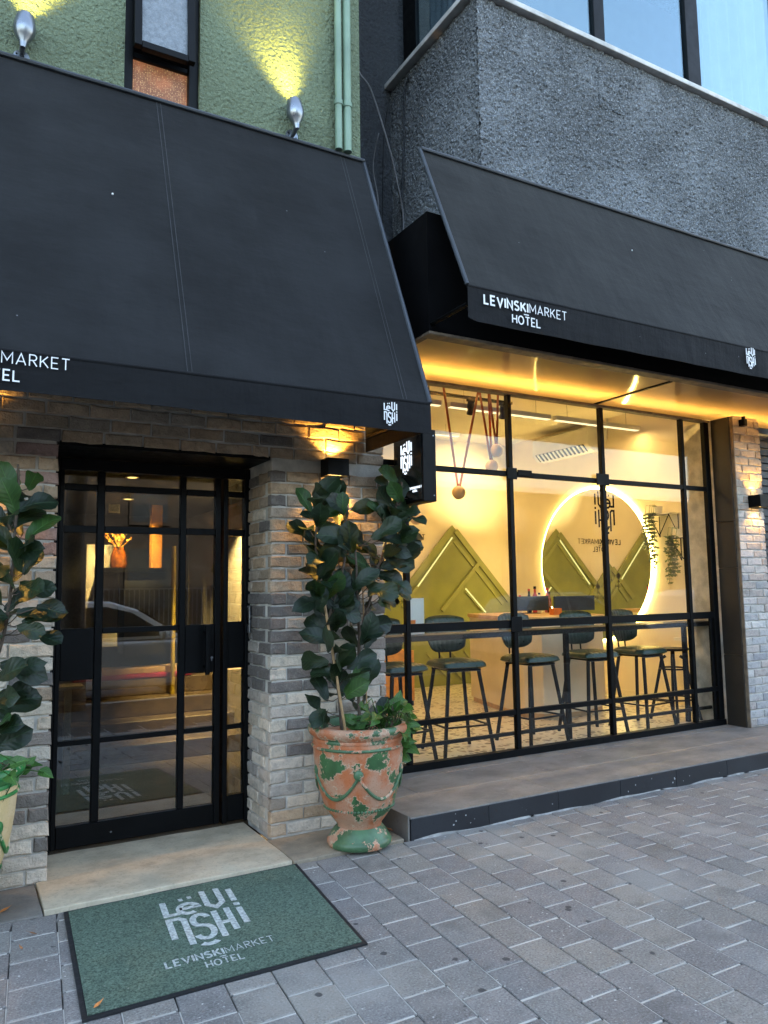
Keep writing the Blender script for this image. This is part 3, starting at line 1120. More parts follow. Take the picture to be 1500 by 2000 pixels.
# front and side faces as finely displaced sheets
def rough(fn, nu, nv, nrm, amp):
    def g(u, v):
        p = Vector(fn(u, v))
        n = noise.noise(p * 30) * .7 + noise.noise(p * 62) * .6 + noise.noise(p * 5) * .35
        return p + Vector(nrm) * (amp * n)
    mb = MB()
    mb.sheet(g, nu, nv)
    return mb
fx0, fx1, zb0, zb1 = 3.302, 9.5, 4.142, 6.02
mb = rough(lambda u, v: (fx0 + (fx1 - fx0) * u, 4.3, zb0 + (zb1 - zb0) * v), 620, 190, (0, -1, 0), .019)
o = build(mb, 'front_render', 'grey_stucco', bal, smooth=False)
for p in o.data.polygons: p.use_smooth = True
mb = rough(lambda u, v: (3.3, 5.6 - 1.298 * u, zb0 + (zb1 - zb0) * v), 110, 150, (-1, 0, 0), .011)
o = build(mb, 'side_render', 'grey_stucco', bal)
for p in o.data.polygons: p.use_smooth = True
build(MB().box(3.316, 9.5, 4.32, 5.58, 4.15, 6.015), 'core', 'grey_stucco', bal)
build(MB().box(3.235, 9.5, 4.245, 5.598, 6.03, 6.075), 'ledge', 'concrete', bal, bevel=.006, segs=2)
# patch of older render under the ledge
solo(rough(lambda u, v: (4.55 + .3 * u, 4.293, 5.52 + .36 * v), 30, 36, (0, -1, 0), .019), 'render_patch', 'grey_stucco', 'rectangular repair patch in the grey render just under the ledge', 'patch', loc=(4.7, 4.293, 5.5))

ug = thing('upper_window', (4.4, 4.4, 6.076), 'wide upstairs window above the grey bay, reflecting the blue sky', 'window')
fr = MB()
fr.box(3.36, 9.4, 4.38, 4.44, 6.077, 6.10)
fr.box(3.36, 9.4, 4.38, 4.44, 8.2, 8.26)
build(fr, 'frame', 'black_metal', ug)
for xa, xb in ((3.36, 3.44), (4.61, 4.735), (5.80, 5.98), (7.2, 7.35), (9.32, 9.4)):
    build(MB().box(xa, xb, 4.375, 4.445, 6.10, 8.2), 'mullion', 'black_metal', ug, bevel=.004)
for xa, xb in ((3.44, 4.61), (4.735, 5.80), (5.98, 7.2), (7.35, 9.32)):
    build(MB().box(xa, xb, 4.405, 4.411, 6.10, 8.2), 'pane', 'glass_upper', ug)
us = thing('side_window', (3.38, 5.0, 6.076), 'narrow side window of the bay behind the ledge, next to the dark recess', 'window')
build(MB().box(3.36, 3.40, 5.25, 5.46, 6.077, 8.26), 'frame', 'black_metal', us)
build(MB().box(3.375, 3.381, 4.446, 5.25, 6.077, 8.26), 'pane', 'glass_upper', us)
def cloth(x0, x1, y, z0, z1, n, amp, ax='x'):
    mb = MB()
    def f(u, v):
        w = amp * math.sin(u * n * 2 * PI + .6 * math.sin(u * 9)) * (.8 + .3 * math.sin(u * 23))
        a = x0 + (x1 - x0) * u
        return (a, y + w, z0 + (z1 - z0) * v) if ax == 'x' else (y + w, a, z0 + (z1 - z0) * v)
    mb.sheet(f, n * 10, 2)
    return mb
o = solo(cloth(6.05, 7.9, 4.52, 6.08, 8.2, 13, .055), 'curtain', 'curtain', 'white pleated curtain behind the upstairs sky window', 'curtain', loc=(6.9, 4.62, 6.08), smooth=True)
o = solo(cloth(4.47, 5.24, 3.50, 6.08, 8.2, 8, .012, 'y'), 'blind', 'blind', 'grey vertical blind inside the narrow side window', 'blind', loc=(3.5, 4.9, 6.08), smooth=True)
struct(MB().box(3.46, 9.5, 5.6, 5.7, 6.0, 8.3), 'upper_room_wall', 'render_pale')
struct(MB().box(3.3, 9.5, 4.3, 6.0, 8.27, 13), 'upper_facade', 'grey_stucco')
# unseen solid blocks behind and above, added to stop sun leaking in
struct(MB().box(-14, 2.09, Y2 + .46, 10.2, 3.4, 13), 'sun_stop_block', 'render_pale')
struct(MB().box(3.3, 24, 5.75, 16, 3.95, 13), 'sun_stop_block', 'render_pale')
struct(MB().box(-14, 24, 9.95, 16, -.2, 13), 'sun_stop_block', 'render_pale')
struct(MB().box(-14, -.44, YW + .02, 9.9, -.2, 3.2), 'neighbour_wall', 'render_pale')
struct(MB().box(7.7, 24, 5.62, 9.94, -.2, 3.94), 'neighbour_wall', 'render_pale')
struct(MB().box(9.52, 24, 4.4, 5.74, -.2, 13), 'neighbour_wall', 'render_pale')

# ------------------------------------------------------------------ awnings
def awning(name, x0, x1, yb, zb, yf, zf, zv, mat, label, seams, sag, side_panel, seed, specks=()):
    t = thing(name, ((x0 + x1) / 2, yb, zf), label, 'awning', 'black canvas awnings of the hotel front')
    nx = 150
    def top(u, v):
        x = x0 + (x1 - x0) * u
        y = yb + (yf - yb) * v
        z = zb + (zf - zb) * v
        s = abs(math.sin(PI * v / .37)) if v < .37 else math.sin(PI * (v - .37) / .63) * 1.6
        w = -sag * s * (.6 + .4 * math.sin(u * 9 + seed)) + (.024 * noise.noise(Vector((x * 1.1, v * 2.2, seed))) + .014 * noise.noise(Vector((x * 2.6 + v * 3, v * 4.0 - x, seed)))) * (s * .8 + .2)
        # pulled creases at the end nearest the corner tube
        e = max(0, 1 - abs(x - (x0 if side_panel == 'start' else x1)) / .55)
        w += .006 * e * math.sin(v * 46 + u * 60) * s
        return (x, y + w * .5, z + w)
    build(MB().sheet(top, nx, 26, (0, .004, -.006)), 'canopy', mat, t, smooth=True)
    def val(u, v):
        x = x0 + (x1 - x0) * u
        w = .010 * v * noise.noise(Vector((x * 2.2, seed, 0))) + .004 * v * math.sin(x * 11 + seed)
        r = .03
        zz = zf - .014 - (zf - .014 - zv) * v
        if u < r * .5:
            zz += .02 * v * (1 - u / (r * .5)) ** 2
        return (x, yf - .004 + w, zz)
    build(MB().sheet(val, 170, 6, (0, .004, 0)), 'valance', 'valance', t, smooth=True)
    build(MB().tube([(x0, yf + .004, zf - .004), (x1, yf + .004, zf - .004)], .011, 8), 'hem', 'valance', t, smooth=True)
    build(MB().tube([(x0, yb - .012, zb), (x1, yb - .012, zb)], .014, 8), 'wall_rail', 'piping', t, smooth=True)
    for xe in (x0, x1):
        build(MB().tube([(xe, yb, zb), (xe, yf, zf)], .014, 8), 'edge_tube', 'piping', t, smooth=True)
        build(MB().tube([(xe + (.02 if xe == x0 else -.02), yb - .05, zv + .12), (xe + (.02 if xe == x0 else -.02), yf + .03, zv + .12)], .016, 8), 'arm', 'black_metal', t, smooth=True)
    for xs in seams:
        for dx in (-.012, .012):
            u = (xs + dx - x0) / (x1 - x0)
            pts = [Vector(top(u, v / 26)) + Vector((0, -.002, .0018)) for v in range(27)]
            build(MB().ribbon(pts, .0034, (0, -(zb - zf), (yb - yf)), .0006), 'seam', 'thread', t)
    for xs, v_ in specks:
        c_ = Vector(top((xs - x0) / (x1 - x0), v_)) + Vector((0, -.003, .002))
        build(MB().ball(c_, .006, 8, 5), 'white_speck', 'print', t)
    if side_panel == 'end':
        build(MB().prism([(x1 - .012, yb, zb - .02), (x1 - .012, yf + .01, zf - .02), (x1 - .012, yf + .01, zv + .02), (x1 - .012, yb, zv + .02)], (.006, 0, 0)), 'side_flap', 'valance', t)
    return t
aw1 = awning('awning', -2.6, 2.476, 4.60, 4.615, 3.79, 2.662, 2.472, 'awning_black', 'large steep black awning over the hotel door', (1.02, 2.30), .018, 'end', 1.3, ((.70, .44),))
aw2 = awning('awning', 2.757, 8.6, 4.285, 4.625, 3.765, 3.448, 3.215, 'awning_grey', 'faded black awning over the shop window, its end open', (), .012, 'start', 4.1, ((4.62, .36),))
X, Z_, NY = (1, 0, 0), (0, 0, 1), (0, -1, 0)
wm, wx = wordmark(.052)
build(print_on(wm, (.447 - wx, 3.772, 2.645), X, Z_, NY), 'lettering', 'print', aw1)
em, ew = emblem(.142)
build(print_on(em, (2.142, 3.772, 2.492), X, Z_, NY), 'emblem', 'print', aw1)
wm, wx = wordmark(.058)
k = .69 / wx
build(print_on([([(a * k, b * k) for a, b in q], w * k) for q, w in wm], (2.872, 3.747, 3.397), X, Z_, NY), 'lettering', 'print', aw2)
em, ew = emblem(.178)
build(print_on(em, (5.468, 3.747, 3.262), X, Z_, NY), 'emblem', 'print', aw2)

# ------------------------------------------------------------------ fascia box and lit soffit over the shopfront
fb = thing('fascia_box', (5.5, 4.3, 3.3), 'black boxed fascia between the faded awning and the glowing soffit', 'fascia')
build(MB().box(2.752, 8.6, 4.205, 4.235, 3.285, 4.13), 'board', 'black_matte', fb)
build(MB().box(2.752, 2.775, 4.236, 5.16, 3.285, 4.13), 'end_board', 'black_matte', fb)
build(MB().box(2.776, 8.6, 4.236, 5.598, 4.10, 4.128), 'lid', 'black_matte', fb)
build(MB().box(2.776, 8.6, 5.28, 5.30, 3.30, 4.09), 'rear_board', 'black_matte', fb)
build(MB().box(2.75, 8.6, 4.20, 4.30, 3.262, 3.284), 'edge_trim', 'wood_trim', fb, bevel=.004)
build(MB().box(2.754, 2.80, 4.302, 5.16, 3.262, 3.284), 'edge_trim', 'wood_trim', fb, bevel=.004)
sof = bpy.data.materials.new('lit_soffit_film')
sof.use_nodes = True
nt = sof.node_tree
nt.nodes.clear()
tl = nd(nt, "ShaderNodeBsdfTranslucent"); tl.inputs[0].default_value = (.86, .72, .5, 1)
df = nd(nt, "ShaderNodeBsdfDiffuse"); df.inputs[0].default_value = (.62, .5, .36, 1)
gl = nd(nt, "ShaderNodeBsdfGlossy"); gl.inputs["Roughness"].default_value = .05
m1 = nd(nt, "ShaderNodeMixShader"); m1.inputs[0].default_value = .62
m2 = nd(nt, "ShaderNodeMixShader"); fz = nd(nt, "ShaderNodeFresnel"); fz.inputs[0].default_value = 1.35
oo = nd(nt, "ShaderNodeOutputMaterial")
nt.links.new(df.outputs[0], m1.inputs[1]); nt.links.new(tl.outputs[0], m1.inputs[2])
nt.links.new(fz.outputs[0], m2.inputs[0]); nt.links.new(m1.outputs[0], m2.inputs[1]); nt.links.new(gl.outputs[0], m2.inputs[2])
nt.links.new(m2.outputs[0], oo.inputs[0])
sl = thing('soffit_light', (5.2, 4.8, 3.27), 'glowing warm backlit soffit panels over the shop window', 'ceiling light')
for xa, xb in ((2.802, 5.238), (5.268, 8.6)):
    build(MB().box(xa, xb, 4.302, 5.20, 3.270, 3.273), 'panel', sof, sl)
build(MB().box(5.239, 5.267, 4.302, 5.20, 3.260, 3.282), 'divider', 'black_metal', sl)
for xa, xb in ((2.85, 5.2), (5.3, 8.5)):
    o = lamp('led_line', 'AREA', ((xa + xb) / 2, 4.93, 3.44), 75, (1, .62, .17), sl)
    o.data.shape = 'RECTANGLE'
    o.data.size = xb - xa
    o.data.size_y = .05

# ------------------------------------------------------------------ entrance door
dr = thing('entrance_door', (1.15, 5.08, .034), 'black steel and glass entrance door with small panes and a sidelight', 'door')
YD0, YD1 = 5.045, 5.10
xs = [.555, .592, .782, .835, 1.308, 1.352, 1.545, 1.632, 1.75, 1.772]
fm = MB()
fm.box(.48, .560, 5.035, 5.12, .035, 2.392)
fm.box(1.752, 1.80, 5.035, 5.12, .035, 2.392)
fm.box(.561, 1.751, 5.035, 5.12, 2.318, 2.392)
fm.box(1.600, 1.632, 5.035, 5.12, .035, 2.317)
build(fm, 'frame', 'black_metal', dr, bevel=.004, segs=2)
st = MB()
st.box(.562, .590, YD0, YD1, .042, 2.316)
st.box(1.546, 1.584, YD0, YD1, .042, 2.316)
build(st, 'stile', 'black_metal', dr, bevel=.004, segs=2)
build(MB().box(.591, 1.545, YD0, YD1, .042, .168), 'kick_panel', 'black_metal', dr, bevel=.004)
build(MB().box(1.633, 1.751, YD0 + .004, YD1, .042, .21), 'kick_panel', 'black_metal', dr, bevel=.004)
for xa, xb in ((.785, .832), (1.308, 1.349)):
    build(MB().box(xa, xb, YD0 + .006, YD1 - .004, .169, 2.316), 'glazing_bar', 'black_metal', dr, bevel=.004)
rows = [(.635, .665), (1.30, 1.334), (1.928, 1.972), (2.193, 2.233)]
for za, zb in rows:
    for xa, xb in ((.591, .784), (.833, 1.307), (1.350, 1.545), (1.633, 1.751)):
        if (za, zb) == rows[1] and xa != .833:
            continue
        build(MB().box(xa, xb, YD0 + .010, YD1 - .006, za, zb), 'glazing_bar', 'black_metal', dr, bevel=.003)
build(MB().box(.591, .784, YD0 + .008, YD1 - .006, 1.023, 1.335), 'solid_panel', 'black_metal', dr, bevel=.003)
build(MB().box(1.350, 1.545, YD0 + .008, YD1 - .006, 1.018, 1.333), 'lock_panel', 'black_metal', dr, bevel=.003)
build(MB().box(1.633, 1.751, YD0 + .008, YD1 - .006, 1.035, 1.345), 'solid_panel', 'black_metal', dr, bevel=.003)
zc = [.168, .635, .665, 1.30, 1.334, 1.928, 1.972, 2.193, 2.233, 2.317]
def dpane(xa, xb, za, zb):
    build(MB().box(xa - .002, xb + .002, 5.072, 5.078, za - .002, zb + .002), 'pane', 'glass_door', dr)
for xa, xb in ((.591, .785), (.832, 1.308), (1.349, 1.546), (1.632, 1.752)):
    solid = xa != .832
    dpane(xa, xb, .168 if xa < 1.6 else .21, .635)
    dpane(xa, xb, .665, 1.022 if solid else 1.30)
    dpane(xa, xb, 1.334, 1.928)
    dpane(xa, xb, 1.972, 2.193)
    dpane(xa, xb, 2.233, 2.317)
hd = MB().bar((1.478, 4.985, 1.01), (1.478, 4.985, 1.335), .028, .028)
for z in (1.06, 1.285):
    hd.bar((1.478, 4.998, z), (1.478, 5.052, z), .018, .018)
build(hd, 'handle', 'black_metal', dr, bevel=.004, segs=2)
lk = build(MB().box(1.508, 1.535, 5.040, 5.052, 1.07, 1.17), 'lock_plate', 'black_metal', dr, bevel=.002)
build(MB().tube([(1.521, 5.041, 1.115), (1.521, 5.032, 1.115)], .009, 10).box(1.5175, 1.5245, 5.033, 5.0405, 1.092, 1.108), 'keyhole', 'alu', lk)
build(MB().tube([(.905, 5.046, .10), (.905, 5.040, .10)], .006, 8), 'screw', 'alu', dr)

# ------------------------------------------------------------------ wall lamps
def wall_lamp(x, y, z, w, h, d, label, eu, ed):
    t = thing('wall_lamp', (x, y, z), label, 'wall lamp', 'black cube lamps on the brick piers')
    y0 = y - d
    hb = MB()
    hb.box(x - w / 2, x + w / 2, y0, y0 + .006, z - h / 2, z + h / 2)
    hb.box(x - w / 2, x + w / 2, y - .010, y - .004, z - h / 2, z + h / 2)
    for s in (-1, 1):
        hb.box(x + s * w / 2 - (.006 if s > 0 else 0), x + s * w / 2 + (0 if s > 0 else .006), y0 + .0061, y - .0101, z - h / 2, z + h / 2)
    build(hb, 'housing', 'black_metal', t)
    for s in (-1, 1):
        build(MB().box(x - w / 2 + .008, x + w / 2 - .008, y0 + .008, y - .012, z + s * (h / 2 - .018) - .002, z + s * (h / 2 - .018) + .002), 'lens', 'lamp_lens', t)
        o = lamp('bulb', 'SPOT', (x, y - d * .55, z + s * (h / 2 - .012)), eu if s > 0 else ed, (1, .50, .08), t, aim=(x, y - d * .55 + .06, z + s * 5), spot_size=math.radians(112), spot_blend=.5)
        o.data.shadow_soft_size = .012
wall_lamp(2.205, YW, 2.36, .155, .115, .12, 'black cube up and down lamp over the fig plant beside the hotel door', 65, 38)
wall_lamp(7.16, YP, 2.385, .17, .125, .14, 'black cube up and down lamp on the far pale brick pier', 30, 24)
wall_lamp(-.02, YW, 2.36, .155, .115, .12, 'black cube lamp behind the fig plant in the cream pot, mostly out of view', 65, 38)

# small up-lights above the awning
def spotlight(x, z, tilt, label, lean):
    t = thing('spotlight', (x, YW, z), label, 'spotlight', 'grey spotlights on the green wall')
    build(MB().tube([(x, YW, z), (x, YW - .008, z), (x, YW - .012, z)], .046, 24, .042), 'base_plate', 'alu', t, smooth=True)
    for dx, dz in ((-.026, .012), (.028, -.012)):
        build(MB().tube([(x + dx, YW - .011, z + dz), (x + dx, YW - .0145, z + dz)], .0055, 8), 'screw', 'black_metal', t)
    build(MB().tube([(x, YW - .012, z), (x, YW - .05, z + .004), (x, YW - .078, z + .02)], .016, 10), 'arm', 'alu', t, smooth=True)
    prof = [(.012, -.02), (.016, 0), (.018, .02), (.036, .05), (.046, .08), (.049, .105), (.046, .14), (.039, .185), (.036, .193), (.030, .186), (.028, .16)]
    h = MB().lathe((0, 0, 0), prof, 24)
    R = Matrix.Translation((x + .002, YW - .088, z + .026)) @ Matrix.Rotation(tilt, 4, 'Y') @ Matrix.Rotation(-.10, 4, 'X') @ Matrix.Diagonal((1.22, 1.22, 1.0, 1))
    h.v = [tuple(R @ Vector(p)) for p in h.v]
    hd_ = build(h, 'head', 'alu', t, smooth=True)
    tip = R @ Vector((0, 0, .175))
    l = MB().lathe((0, 0, .168), [(.0, 0), (.026, 0), (.026, .004), (0, .004)], 16)
    l.v = [tuple(R @ Vector(p)) for p in l.v]
    build(l, 'lens', 'yellow_lens', hd_)
    d = Vector((lean, .08, 1))
    o = lamp('bulb', 'SPOT', R @ Vector((0, 0, .2)), 230, (1, .74, .12), t, aim=(R @ Vector((0, 0, .2))) + d, spot_size=math.radians(80), spot_blend=1.0)
    o.data.shadow_soft_size = .08
spotlight(1.925, 4.655, -.06, 'grey cast metal spotlight near the green pipes', -.24)
spotlight(.242, 4.64, .05, 'grey cast metal spotlight further from the pipes, by the slot window', .16)

# ------------------------------------------------------------------ projecting sign
sg = thing('projecting_sign', (2.71, 4.4, 2.12), 'black projecting box sign with glowing white emblem beside the planter', 'sign')
build(MB().box(2.672, 2.775, 4.19, 4.57, 2.12, 2.60), 'box', 'black_metal', sg, bevel=.004, segs=2)
build(MB().box(2.667, 2.6715, 4.205, 4.555, 2.135, 2.585), 'face', simple('sign_face', (.012, .016, .018), .2), sg)
M['sign_white'] = emit('lit_lettering', (.80, .90, 1), 2.2)
em, ew = emblem(.225)
build(print_on(em, (2.665, 4.462, 2.322), (0, -1, 0), Z_, (-1, 0, 0)), 'emblem', 'sign_white', sg)
wm, wx = wordmark(.014)
build(print_on(wm, (2.665, 4.365, 2.225), (0, -1, 0), Z_, (-1, 0, 0)), 'lettering', 'sign_white', sg)
build(MB().bar((2.60, 4.63, 2.44), (2.72, 4.63, 2.44), .03, .04).bar((2.72, 4.57, 2.44), (2.72, 4.645, 2.44), .03, .04), 'bracket', 'black_metal', sg)
build(MB().bar((2.60, 4.63, 2.25), (2.72, 4.63, 2.25), .03, .04).bar((2.72, 4.57, 2.25), (2.72, 4.645, 2.25), .03, .04), 'bracket', 'black_metal', sg)
for z in (2.16, 2.56):
    build(MB().tube([(2.755, 4.19, z), (2.755, 4.187, z)], .005, 8), 'screw', 'alu', sg)
# door entry keypad on the reveal
kp = thing('keypad', (1.765, 4.98, 1.36), 'narrow grey door entry reader on the brick reveal', 'door reader')
build(MB().box(1.752, 1.764, 4.955, 5.0, 1.27, 1.45), 'case', 'alu', kp, bevel=.003)
build(MB().box(1.7495, 1.7518, 4.964, 4.991, 1.33, 1.43), 'panel', 'black_metal', kp)

# ------------------------------------------------------------------ planters
def urn(x, y, z0, ma, mg, label, zs=1.0):
    t = thing('planter', (x, y, z0), label, 'planter', 'tall glazed urn planters by the door')
    t.scale = (1, 1, 1.045)
    body = [(.0, .105), (.135, .105), (.14, .125), (.165, .155), (.20, .20), (.222, .25), (.242, .31), (.258, .38), (.27, .46), (.276, .53), (.279, .565), (.276, .60), (.25, .60), (.24, .55), (.0, .54)]
    build(MB().lathe((x, y, z0), body, 48), 'body', ma, t, smooth=True)
    foot = [(0, 0), (.188, 0), (.196, .012), (.196, .030), (.188, .042), (.178, .052), (.170, .07), (.150, .092), (.138, .106), (.0, .106)]
    build(MB().lathe((x, y, z0), foot, 48), 'foot', mg, t, smooth=True)
    rim = [(.262, .598), (.282, .598), (.284, .607), (.281, .615), (.290, .625), (.305, .640), (.311, .655), (.311, .668), (.304, .680), (.290, .685), (.272, .682), (.264, .668), (.260, .63)]
    build(MB().lathe((x, y, z0), rim, 48), 'rim', 'pot_a_rim' if ma == 'pot_a' else mg, t, smooth=True)
    build(MB().lathe((x, y, z0), [(.270, .556), (.286, .559), (.290, .566), (.286, .573), (.270, .576)], 48), 'moulding', mg, t, smooth=True)
    bd = MB()
    for i in range(64):
        a = 2 * PI * i / 64
        r = .212
        bd.ball((x + r * math.cos(a), y + r * math.sin(a), z0 + .222), .0085, 6, 4)
    o = build(bd, 'bead_band', mg, t, smooth=True)
    o['kind'] = 'stuff'
    def rad(z):
        for (r0, z_0), (r1, z_1) in zip(body[1:11], body[2:12]):
            if z_0 <= z <= z_1:
                return r0 + (r1 - r0) * (z - z_0) / max(1e-6, z_1 - z_0)
        return .27
    n = 5
    for i in range(n):
        a0, a1 = -2.05 + 2 * PI * i / n, -2.05 + 2 * PI * (i + 1) / n
        pts = []
        for k in range(17):
            u = k / 16
            a = a0 + (a1 - a0) * u
            z = .425 - .135 * math.sin(PI * u) ** .85
            r = rad(z) + .003
            pts.append((x + r * math.cos(a), y + r * math.sin(a), z0 + z))
        build(MB().tube(pts, .0095, 8), 'garland', mg, t, smooth=True)
        r = rad(.43) + .002
        c = Vector((x + r * math.cos(a0), y + r * math.sin(a0), z0 + .435))
        nn = Vector((math.cos(a0), math.sin(a0), 0))
        b = MB().ball(c, .03, 12, 8)
        b.v = [tuple(c + (Vector(p) - c) - nn * ((Vector(p) - c).dot(nn) * .55)) for p in b.v]
        build(b, 'rosette', mg, t, smooth=True)
    build(MB().lathe((x, y, z0), [(0, .555), (.2, .556), (.262, .548), (.262, .53), (0, .53)], 32), 'soil', 'soil', t)
    return t
PA, PB = (2.22, 4.285, .0205), (.045, 4.29, .013)
urn(*PA, 'pot_a', 'pot_a_green', 'terracotta urn planter with flaking green paint and garlands beside the brick pier')
urn(*PB, 'pot_b', 'pot_b_green', 'cream urn planter with a glossy green rim on the near side of the door')

# ------------------------------------------------------------------ fig plants and trailing plants
def leaf_mesh(name, L, W, fiddle, curl, wav, seed, mat, nu=4, nv=9):
    rg = random.Random(seed)
    ph = rg.uniform(0, 6)
    me = bpy.data.meshes.new(name)
    v, f, uv = [], [], []
    for j in range(nv + 1):
        t = j / nv
        if fiddle:
            w = math.sin(PI * min(1, t * .985 + .015)) ** .42 * (.46 + .62 * t) * (1 - .24 * math.exp(-((t - .36) / .14) ** 2))
        else:
            w = math.sin(PI * (t * .97 + .02) ** .7) ** .9 * (1.05 - .45 * t)
        w = max(.02, w)
        for i in range(nu + 1):
            s = i / nu * 2 - 1
            x = s * w * W / 2
            y = t * L
            z = .16 * abs(s) * W * w + curl * t * t * L + wav * math.sin(t * 9 + ph + s) * abs(s) * W
            y2 = y - max(0, -curl) * t * t * L * .3
            v.append((x, y2, z))
            uv.append((i / nu, t))
    Wn = nu + 1
    for j in range(nv):
        for i in range(nu):
            f.append((j * Wn + i, j * Wn + i + 1, (j + 1) * Wn + i + 1, (j + 1) * Wn + i))
    me.from_pydata(v, [], f)
    lay = me.uv_layers.new(name='UVMap')
    for lp in me.loops:
        lay.data[lp.index].uv = uv[lp.vertex_index]
    for p in me.polygons:
        p.use_smooth = True
    me.materials.append(M[mat])
    return me
FL = [leaf_mesh('leaf', 1.0, .66, True, c, w, 10 + i, 'leaf') for i, (c, w) in enumerate(((-.22, .05), (-.45, .07), (.06, .06), (-.12, .09), (-.65, .05), (.22, .06)))]
FLF = [leaf_mesh('leaf', 1.0, .66, True, c, w, 60 + i, 'leaf_fresh') for i, (c, w) in enumerate(((-.15, .06), (.1, .08), (-.35, .05)))]
PLm = [leaf_mesh('leaf', 1.0, .72, False, c, .03, 30 + i, 'leaf2', 4, 5) for i, c in enumerate((-.3, -.6, .05, -.1))]
def set_leaf(me, parent, base, axis, face, L):
    y = axis.normalized()
    x = y.cross(face)
    if x.length < 1e-3:
        x = y.orthogonal()
    x.normalize()
    z = x.cross(y)
    Mx = Matrix((x, y, z)).transposed().to_4x4()
    o = bpy.data.objects.new('leaf', me)
    link(o, parent)
    o.matrix_local = Matrix.Translation(base - ORG[parent]) @ Mx @ Matrix.Scale(L, 4)
    return o
FIG_A =[(1.869,4.210,2.144),(1.797,4.159,2.057),(2.017,4.271,2.142),(2.025,4.179,2.069),(1.823,4.145,1.981),(1.965,4.273,2.028),(2.183,4.469,2.022),(1.876,4.424,1.943),(1.992,4.411,1.912),(2.018,4.204,1.883),(1.867,4.324,1.834),(1.993,4.225,1.790),(2.078,4.186,1.836),(1.829,4.160,1.754),(1.930,4.201,1.710),(2.164,4.472,1.721),(2.239,4.435,1.803),(2.299,4.427,1.881),(1.902,4.424,1.655),(1.909,4.194,1.634),(2.032,4.238,1.603),(2.199,4.358,1.652),(2.312,4.398,1.703),(2.402,4.445,1.772),(2.457,4.454,1.715),(1.792,4.153,1.558),(2.022,4.350,1.557),(2.133,4.375,1.540),(2.210,4.312,1.554),(2.200,4.188,1.610),(2.203,4.300,1.497),(2.336,4.154,1.545),(2.543,4.475,1.476),(2.450,4.449,1.445),(2.520,4.328,1.624),(2.533,4.234,1.583),(2.632,4.465,2.301),(2.616,4.337,2.231),(2.739,4.455,2.209),(2.559,4.442,2.311),(2.359,4.313,2.097),(2.429,4.277,2.046),(2.619,4.348,2.111),(2.502,4.284,2.056),(2.545,4.181,2.035),(2.378,4.236,1.988),(2.637,4.429,1.992),(2.406,4.136,1.883),(2.489,4.138,1.879),(2.710,4.358,1.908),(2.437,4.227,1.779),(2.598,4.323,1.768),(2.543,4.299,1.726),(2.504,4.250,2.163),(2.752,4.499,2.133),(1.842,4.194,1.467),(2.015,4.277,1.447),(2.087,4.197,1.425),(1.977,4.360,1.400),(2.060,4.225,1.487),(2.038,4.255,1.354),(2.021,4.404,1.340),(2.286,4.242,1.276),(2.384,4.332,1.317),(2.322,4.464,1.295),(1.958,4.158,1.278),(1.851,4.143,1.236),(2.031,4.207,1.212),(1.901,4.411,1.113),(1.962,4.354,1.052),(1.981,4.210,1.099),(2.084,4.246,1.127),(2.204,4.187,1.118),(2.310,4.294,1.015),(2.114,4.136,1.030),(1.965,4.385,0.956),(1.949,4.460,0.846),(2.224,4.483,0.927),(2.111,4.399,0.918),(2.328,4.485,0.828),(2.091,4.127,0.955),(1.881,4.230,0.785),(2.396,4.487,0.815),(2.458,4.415,0.760),]
FIG_B =[(0.220,4.202,2.116),(0.279,4.399,2.126),(0.315,4.280,2.079),(0.348,4.353,2.133),(0.354,4.159,2.015),(0.236,4.121,2.026),(0.301,4.214,1.961),(0.215,4.100,1.942),(0.383,4.191,1.905),(0.286,4.406,1.898),(0.227,4.173,1.828),(0.306,4.053,1.797),(0.259,4.067,1.736),(0.210,4.113,1.713),(0.312,4.340,1.683),(0.346,4.184,1.716),(0.239,4.157,1.627),(0.342,4.086,1.576),(0.413,4.413,1.599),(0.291,4.207,1.540),(0.390,4.127,1.455),(0.430,4.072,1.470),(0.346,4.070,1.375),(0.410,4.112,1.338),(0.247,4.300,1.413),(0.305,4.105,1.197),(0.241,4.065,1.188),(0.295,4.232,1.076),(0.241,4.142,1.053),(0.329,4.419,0.981),(0.247,4.095,0.928),(0.276,4.246,0.842),(0.154,4.336,2.072),(0.108,4.201,1.953),(0.152,4.415,1.869),(0.117,4.227,1.704),(0.162,4.139,1.579),(0.136,4.202,1.456),(0.168,4.064,1.315),(0.135,4.206,1.163),(0.171,4.142,1.000),(0.127,4.379,0.898),(0.080,4.357,1.581),(0.047,4.234,1.829),]
POTHOS_A =[(2.150,4.014,0.854),(2.256,4.114,0.787),(2.306,4.109,0.798),(2.351,4.094,0.811),(2.404,4.104,0.820),(2.618,4.391,0.716),(2.458,4.064,0.738),(2.417,4.023,0.829),(2.615,4.418,0.805),(2.462,4.254,0.828),(2.532,4.446,0.684),(2.327,4.181,0.716),(2.395,4.405,0.654),(2.280,4.294,0.660),(2.259,4.356,0.675),(2.212,4.335,0.730),(2.460,4.222,0.690),(2.407,4.042,0.686),(2.409,4.095,0.638),(2.539,4.393,0.593),(2.488,4.405,0.596),(2.437,4.416,0.584),(2.239,4.151,0.662),(2.462,4.296,0.547),(2.442,4.360,0.513),(2.514,4.289,0.517),(2.408,4.367,0.446),(2.318,4.238,0.426),(2.362,4.295,0.549),(2.253,4.309,0.745),(2.453,4.121,0.584),(2.689,4.415,0.623),]
POTHOS_B =[(0.269,4.285,0.713),(0.287,3.976,0.781),(0.345,4.290,0.691),(0.379,4.287,0.700),(0.429,4.184,0.681),(0.267,3.966,0.728),(0.253,4.265,0.683),(0.194,3.995,0.766),(0.175,4.289,0.724),]

